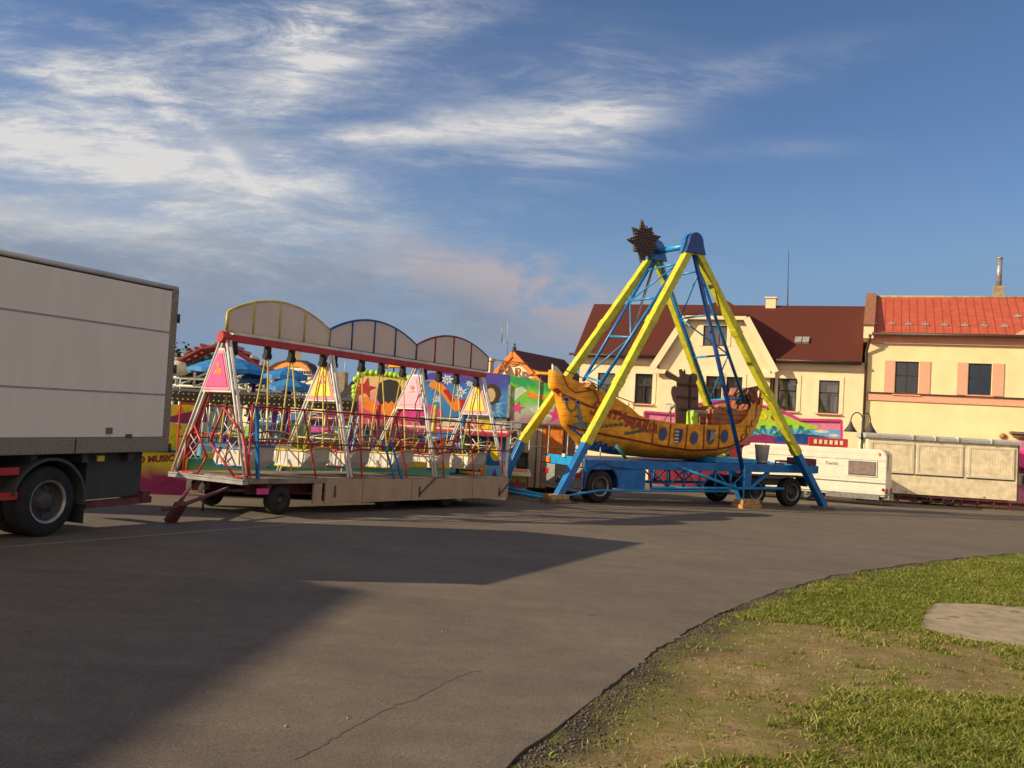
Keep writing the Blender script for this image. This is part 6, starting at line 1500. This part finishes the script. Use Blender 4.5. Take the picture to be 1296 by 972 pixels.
# ================================================================== BUMPER PAVILION AT LEFT
q0 = at(240, 628, 21); q0.z = gz(21); FPv = Frame(q0, 12)
T = thing('bumper_car_pavilion', 'bumper car pavilion with yellow and wine painted base and rows of bulbs', 'fairground ride', FPv)
zt_ = FPv.uz(190, 571)[1]; xl = FPv.uz(120, 600)[0]; xm = FPv.uz(236, 600)[0]; zbt = FPv.uz(200, 626)[1]
k = MB(); k.box((xl, 0, zbt), (xm, .1, zt_)); sk1 = k.build('base_board', grad_mat('base_paint', [(.22, .01, .09), (.25, .01, .10), (.62, .52, .02), (.66, .58, .02)], 2, zbt-.1, zbt+1.15, 1.3, .12), T)
k = MB(); pts = pz(FPv, ((176, 609), (185, 606), (192, 611), (200, 603), (208, 601), (214, 604), (222, 594), (232, 592), (235, 596), (226, 600), (215, 611), (200, 613), (190, 617)), 0); k.prism(pts, -.012, -.003); k.build('painted_flame', 'magenta', sk1)
q = FPv.p(196, 581, -.01); text('lettering', 'O MUSIC', .20, 'dred', T, (q.x+.02, -.012, q.z), rot=(math.pi/2, -.10, 0), shear=.1, bold=.008)
k = MB(); k.box((xl, -.06, zt_), (xm+.1, .15, zt_+.05)); k.build('ledge', 'dblue', T)
# upper painted letters board
P_ = pz(FPv, ((150, 570), (150, 540), (205, 534), (236, 538), (240, 552), (232, 566), (225, 570)))
k = MB(); k.prism(P_, .02, .1); ub = k.build('letter_board', grad_mat('letter_board_paint', [(.15, .5, .04), (.50, .62, .02), (.72, .60, .02)], 2, zt_, zt_+.7, 1.5, .15), T)
for ch_, px in (('Z', 212), ('P', 229)): q = FPv.p(px, 553, .0); text('painted_letter', ch_, .62, 'syellow', ub, (q.x, .012, q.z), depth=.006, shear=.15, bold=.03)
k = MB(); k.prism(pz(FPv, ((150, 536), (212, 528), (244, 520), (262, 518), (262, 534), (235, 536), (208, 533))), -.03, .01); k.build('valance', 'magenta', T)
k = MB(); P_ = pz(FPv, ((205, 512), (248, 512), (243, 532), (205, 530)), .5); k.prism(P_, .5, .55); yb = k.build('yellow_board', 'syellow', T)
k = MB(); q = FPv.uz(229, 521, .5); k.prism([(q[0], q[1]+.16), (q[0]+.09, q[1]-.03), (q[0]+.05, q[1]-.1), (q[0]-.05, q[1]-.1), (q[0]-.09, q[1]-.03)], .485, .497); k.build('painted_flame', 'orange', yb)
# floor, posts and bulb fascia
xr = FPv.uz(385, 600, 2)[0]
k = MB(); k.box((xm+.1, .3, zbt+.1), (xr+3.5, 6.0, zbt+.35)); k.build('floor', 'maroon', T)
gb = grad_mat('curb_paint', [(.50, .44, .02), (.30, .42, .04), (.05, .28, .22)], 2, zbt+.25, zbt+.75, .8, .2)
k = MB(); k.box((xm+.0, .2, zbt+.35), (xr+3.5, .5, zbt+.85)); k.build('painted_curb', gb, T)
k = MB(); k.box((xm+.3, .22, zbt+.86), (xr+3.5, .45, zbt+1.0)); k.build('curb_cap', 'gold', T)
zf0 = FPv.uz(300, 512, 1)[1]; zf1 = FPv.uz(300, 494, 1)[1]
k = MB(); k.box((xl, 1.0, zf0), (xr+1.2, 1.3, zf0+.10)); k.box((xl, 1.05, zf0+.101), (xr+1.2, 1.28, zf0+.24)); k.build('fascia', 'dgrey', T)
k = MB(); k.lathe([(.018, -.02), (.024, 0), (.001, -.03)], (0, 0, 0), 'y', 6); b0_ = k.build('bulb', 'syellow', T); b0_.location = (xl+.1, .995, zf0+.06)
for i in range(1, 48): c = b0_.copy(); C.objects.link(c); c.parent = T; c.location = (xl+.1+i*(xr+1.1-xl)/48, .995, zf0+.06)
k = MB(); k.lathe([(.018, -.02), (.024, 0), (.001, -.03)], (0, 0, 0), 'y', 6); b0_ = k.build('bulb', 'gold', T); b0_.location = (xl+.1, 1.04, zf0+.19)
for i in range(1, 48): c = b0_.copy(); C.objects.link(c); c.parent = T; c.location = (xl+.1+i*(xr+1.1-xl)/48, 1.04, zf0+.19)
for px in (250, 322, 345): 
    x = FPv.uz(px, 520, 1.4)[0]; k = MB(); k.beam((x-.1, 1.45, zbt+.3), (x+.08, 1.45, zf0), .12, .12); k.build('post', 'purple', T)
k = MB(); k.box((xl, 1.5, zf0+.26), (xr+1.2, 5.5, zf0+.32)); k.build('roof_deck', 'grey', T)

bcs = [('red', 'red'), ('skyb', 'pale blue'), ('syellow', 'yellow'), ('hotpink', 'magenta'), ('lime', 'lime green'), ('orange', 'orange'), ('blue', 'dark blue'), ('white', 'white')]
for i, (m, nm) in enumerate(bcs):
    px = 246+i*25; v = 1.2+.9*(i % 2); q = FPv.p(px, 585, v); z0 = zbt+.36
    c = thing('bumper_car', f'{nm} bumper car with upright pole on the floor of the bumper pavilion', 'bumper car', group='bumper cars in the pavilion'); c.matrix_world = FPv.m @ Matrix.Translation((q.x, v, z0)) @ Matrix.Rotation(.4+i*1.3, 4, 'Z')
    k = MB(); k.prism([(-.75, .16), (.75, .16), (.85, .34), (.62, .50), (.25, .56), (.05, .40), (-.35, .40), (-.50, .82), (-.70, .80), (-.82, .4)], -.42, .42); k.build('body', m, c, bevel=.07)
    k = MB(); k.lathe([(.5, .08), (.56, .13), (.56, .20), (.5, .25)], (0, 0, 0), 'z', 20, caps=False)
    for vtx in k.b.verts: vtx.co.x *= 1.62
    k.build('rubber_ring', 'black', c)
    k = MB(); k.box((-.32, -.34, .41), (.02, .34, .50)); k.build('seat', 'dgrey', c); k = MB(); k.tube([(-.62, 0, .8), (-.66, 0, 1.75)], .02, 6); k.build('contact_pole', 'steel', c)

# ================================================================== ROLLER COASTER AND BLUE CANOPIES
q0 = at(270, 620, 30); q0.z = gz(30); FCo = Frame(q0, 5)
T = thing('roller_coaster', 'small red roller coaster track on a white truss behind the pavilion', 'roller coaster', FCo)
tr0 = [FCo.p(a, b, 0) for a, b in ((205, 458), (222, 459), (240, 450), (255, 442), (270, 439.5), (285, 440), (300, 445), (318, 457), (330, 466), (341, 474), (352, 477)  , (362, 484))]
for dv in (0, .9):
    k = MB(); k.tube([p+Vector((0, dv, -.0)) for p in tr0], .08, 8); k.build('track_rail', 'dred', T)
k = MB(); k2 = MB()
L_ = 0
for i, (a, b) in enumerate(zip(tr0, tr0[1:])):
    n_ = max(1, int((b-a).length/.20))
    for j in range(n_):
        p = lerp(a, b, j/n_); kk = k if (i*3+j)//5 % 2 else k2; kk.box((p.x-.045, -.06, p.z+.10), (p.x+.045, .96, p.z+.19))
k.build('edge_block', 'red', T); k2.build('edge_block', 'white', T)
zt0_, zt1_, zt2_ = FCo.uz(260, 468)[1], FCo.uz(260, 480)[1], FCo.uz(260, 490)[1]
x0, x1 = FCo.uz(200, 480)[0], FCo.uz(400, 480)[0]
k = MB()
for z in (zt0_, zt1_, zt2_): k.tube([(x0, .1, z), (x1, .1, z)], .05, 6)
for i in range(9):
    a = x0+(x1-x0)*i/9; b = x0+(x1-x0)*(i+1)/9; k.tube([(a, .1, zt0_), (a, .1, zt2_)], .045, 6); k.tube([(a, .1, zt1_), (b, .1, zt0_)], .04, 6); k.tube([(a, .1, zt2_), (b, .1, zt1_)], .03, 6)
k.build('truss', 'white', T)
for i in range(5):
    x = x0+.5+(x1-x0-1)*i/4; k = MB(); k.tube([(x, .1, 0), (x, .1, zt2_)], .06, 8); k.tube([(x, .9, 0), (x, .9, zt0_)], .05, 8); k.build('support_post', 'steel', T)
k = MB()
for i in range(60): x = x0+(x1-x0)*i/60; k.box((x, .02, zt0_+.06), (x+.07, .06, zt0_+.16))
k.build('edge_block', 'dblue', T)
q = FCo.p(222, 466, -.1); k = MB(); k.lathe([(.001, -.35), (.2, -.2), (.26, 0), (.2, .3), (.001, .4)], q, 'x', 12); k.build('coaster_car', 'cream', T)
for px, py, rx, h_, dep, lab in ((290, 459, 1.10, .34, 25.5, 'widest blue fabric canopy, under the red coaster hump'), (362, 470, .60, .20, 25, 'upper blue canopy in front of the curved cream gable'), (367, 484, .58, .20, 23.6, 'lower blue canopy in front of the curved cream gable'), (322, 475, .42, .2, 26, 'small blue canopy between the wide one and the pair')):
    q = at(px, py, dep); T2 = thing('blue_canopy', lab, 'canopy', loc=(q.x, q.y, gz(dep)), group='blue canopies over the little rides'); hz = q.z-gz(dep)
    k = MB(); n_ = 16; rings = []
    for t in (0.02, .35, .7, 1):
        rings.append([k.b.verts.new((rx*t*math.cos(2*math.pi*j/n_), rx*t*math.sin(2*math.pi*j/n_), hz+h_*(1-t**1.6)-.03*(j % 2)*t-h_*.5)) for j in range(n_)])
    for A, B in zip(rings, rings[1:]):
        for j in range(n_): k.b.faces.new((A[j], A[(j+1) % n_], B[(j+1) % n_], B[j]))
    k.b.faces.new(rings[0])
    lw = [k.b.verts.new(v.co-Vector((0, 0, .12))) for v in rings[-1]]
    for j in range(n_): k.b.faces.new((rings[-1][j], rings[-1][(j+1) % n_], lw[(j+1) % n_], lw[j]))
    k.build('fabric_top', mat('canopy_blue', (.02, .20, .52), .6, var=.2), T2)
    k = MB(); k.lathe([(rx*.98, hz-h_*.5-.02), (rx*.5, hz-h_*.5-.10), (.06, hz-h_*.5-.14)], (0, 0, 0), 'z', 16); k.build('lining', 'grey', T2)
    k = MB(); k.tube([(0, 0, 0), (0, 0, hz+h_*.3)], .06, 8); k.build('mast', 'purple', T2)

# ================================================================== KIDDIE CAROUSEL AND BOOTHS BEHIND THE BOATS
q0 = at(430, 615, 27); q0.z = gz(27); FK = Frame(q0, 5)
T = thing('kiddie_carousel', 'children\'s carousel platform with bright painted panels behind the swing boats', 'carousel', FK)
k = MB(); k.lathe([(2.7, .0), (2.7, .30), (2.5, .34), (.1, .34)], (0, 2.0, .1), 'z', 32); k.build('platform', 'dred', T)
k = MB(); k.lathe([(.8, .4), (.75, 1.3), (1.0, 1.4)], (0, 2.0, .05), 'z', 10, smooth=False); k.build('centre_drum', 'syellow', T)
for i in range(8):
    a = i*.785; k = MB(); k.tube([(2.4*math.cos(a), 2+2.4*math.sin(a), .4), (2.4*math.cos(a), 2+2.4*math.sin(a), 1.9)], .04, 6); k.build('pole', ['gold', 'purple', 'red', 'teal'][i % 4], T)
cols = ['red', 'blue', 'syellow', 'green', 'orange', 'hotpink', 'skyb', 'white', 'purple']
lb = ['red', 'blue', 'yellow', 'green', 'orange', 'magenta', 'pale blue', 'white', 'purple']
for i in range(9):
    a = i*2*math.pi/9+.3; x, y = 1.85*math.cos(a), 2+1.85*math.sin(a)
    c = thing('kiddie_car', f'small {lb[i]} toy car riding on the children\'s carousel', 'toy car', group='toy cars on the carousel'); c.matrix_world = FK.m @ Matrix.Translation((x, y, .44)) @ Matrix.Rotation(a+1.57, 4, 'Z')
    k = MB(); k.prism([(-.5, .12), (.5, .12), (.55, .3), (.3, .42), (.1, .44), (-.05, .30), (-.3, .30), (-.42, .55), (-.52, .5)], -.24, .24); k.build('body', cols[i], c, bevel=.04)
    for wx_, wy_ in ((-.3, -.27), (.3, -.27), (-.3, .2), (.3, .2)): k = MB(); k.lathe([(.12, 0), (.13, .03), (.12, .07), (.01, .07)], (wx_, wy_, .12), 'y', 12); k.build('wheel', 'black', c)
    k = MB(); k.box((.08, -.18, .44), (.11, .18, .58)); k.build('windscreen', 'skyb', c)
def booth(px0, px1, py_t, dep, m, label, stripes=None, name='game_booth', ang=-24, zb=.0, cat='booth', dp=1.6):
    xm_ = (px0+px1)/2; q0 = at(xm_, 610, dep); q0.z = gz(dep); F = Frame(q0, ang); a, b = F.uz(px0, 590)[0], F.uz(px1, 590)[0]; zt = F.uz(xm_, py_t)[1]
    T = thing(name, label, cat, F); k = MB(); k.box((a, 0, zb), (b, dp, zt)); k.build('body', m, T, bevel=.02)
    k = MB(); slab(k, [(a-.1, -.4, zt-.1), (b+.1, -.4, zt-.1), (b+.1, dp+.1, zt+.25 if dp > 1 else zt+.02), (a-.1, dp+.1, zt+.25 if dp > 1 else zt+.02)], .05); k.build('roof', stripes or 'red', T)
    n_ = max(2, int((b-a)/.55))
    for i in range(n_):
        x0 = a+.06+(b-a-.06)*i/n_; x1 = a+(b-a)*(i+1)/n_-.03
        for j in range(2):
            z0_ = zb+.15+(zt-zb-.3)*j/2; z1_ = zb+.12+(zt-zb-.3)*(j+1)/2; pm = random.choice(['syellow', 'orange', 'cream', 'red', 'skyb', 'white', 'white', 'syellow', 'hotpink', 'lime', 'blue'])
            k = MB(); k.box((x0, -.03, z0_), (x1, -.003, z1_)); pp_ = k.build('painted_panel', pm, T)
            k = MB(); cx, cz = (x0+x1)/2, (z0_+z1_)/2; kd = random.randint(0, 2)
            if kd == 0: k.prism(star(cx, cz, (x1-x0)*.4, (x1-x0)*.17, 5), -.045, -.031)
            elif kd == 1: k.prism([(cx+(x1-x0)*.33*math.cos(t*.52), cz+(z1_-z0_)*.35*math.sin(t*.52)) for t in range(12)], -.045, -.031)
            else: k.prism([(x0+.03, z0_+.03), (x1-.03, z0_+.03), (cx, z1_-.05)], -.045, -.031)
            k.build('painted_motif', random.choice(['red', 'blue', 'syellow', 'white', 'purple', 'orange', 'lime']), pp_)
    return T
booth(462, 506, 554, 24.6, 'cream', 'pale game booth with bright square panels left of the blue ladder', 'dred')
booth(514, 552, 552, 25.2, 'skyb', 'sky blue game booth with yellow round pictures behind the third A-frame', 'blue')
booth(386, 428, 528, 32, 'sand', 'sand coloured booth with red roof edge behind the second A-frame', 'dred')
booth(598, 668, 594, 29, 'orange', 'low colourful counter with orange pictures beside the blue ride foot', 'cream', zb=.1, ang=2, dp=.4)
booth(432, 462, 540, 30, 'white', 'white booth with picture panels between the dark roofed house and the scalloped board', 'teal')
booth(350, 384, 548, 29, 'cream', 'cream booth behind the yellow railed boat nearest the lorry', 'hotpink')
booth(448, 640, 540, 26.6, 'cream', 'long wall of bright picture panels beneath the blue and purple mural', 'red', name='picture_wall', dp=.3, ang=-14)
booth(506, 530, 568, 23.8, 'syellow', 'narrow sun yellow ticket kiosk by the third A-frame', 'red')
booth(552, 575, 545, 28, 'white', 'white picture booth under the purple mural', 'orange')
booth(322, 350, 532, 27.5, 'lime', 'small lime green kiosk under the blue canopies', 'blue')
booth(560, 592, 566, 26.2, 'orange', 'orange game booth between the last two A-frames', 'teal')
booth(668, 704, 548, 33, 'purple', 'purple picture booth behind the bow of the ship', 'grey')
booth(282, 316, 546, 28.5, 'teal', 'teal booth behind the first swing boat', 'lime')
# bunting posts and flags
for i, (px, dep, m, lab) in enumerate(((474, 23.8, 'red', 'red slanting mast behind the yellow railed boat'), (577, 24.6, 'blue', 'blue upright mast beside the last A-frame'), (442, 24.2, 'red', 'red mast just right of the second A-frame leg'), (540, 25.8, 'gold', 'ochre mast right of the third A-frame'))):
    q = at(px, 600, dep); t = thing('ride_mast', lab, 'mast', loc=(q.x, q.y, gz(dep))); h_ = at(px, 512, dep).z-gz(dep)
    k = MB(); k.tube([(0, 0, 0), (.15*(i % 2), 0, h_)], .06, 8); k.build('pole', m, t); k = MB(); k.lathe([(.2, 0), (.2, .05), (.07, .08)], (0, 0, 0), 'z', 12); k.build('base', 'steel', t)
# dark crate behind the leg of the ship ride
q = at(659, 605, 30.0); t = thing('ride_cabinet', 'black upright cabinet standing behind the blue foot of the A-frame', 'cabinet', loc=(q.x, q.y, gz(30.0)))
k = MB(); k.box((-.16, -.2, .1), (.22, .3, 1.35)); k.build('body', 'black', t, bevel=.03); k = MB(); k.box((-.1, -.22, .9), (.12, -.201, 1.2)); k.build('door', 'dgrey', t)
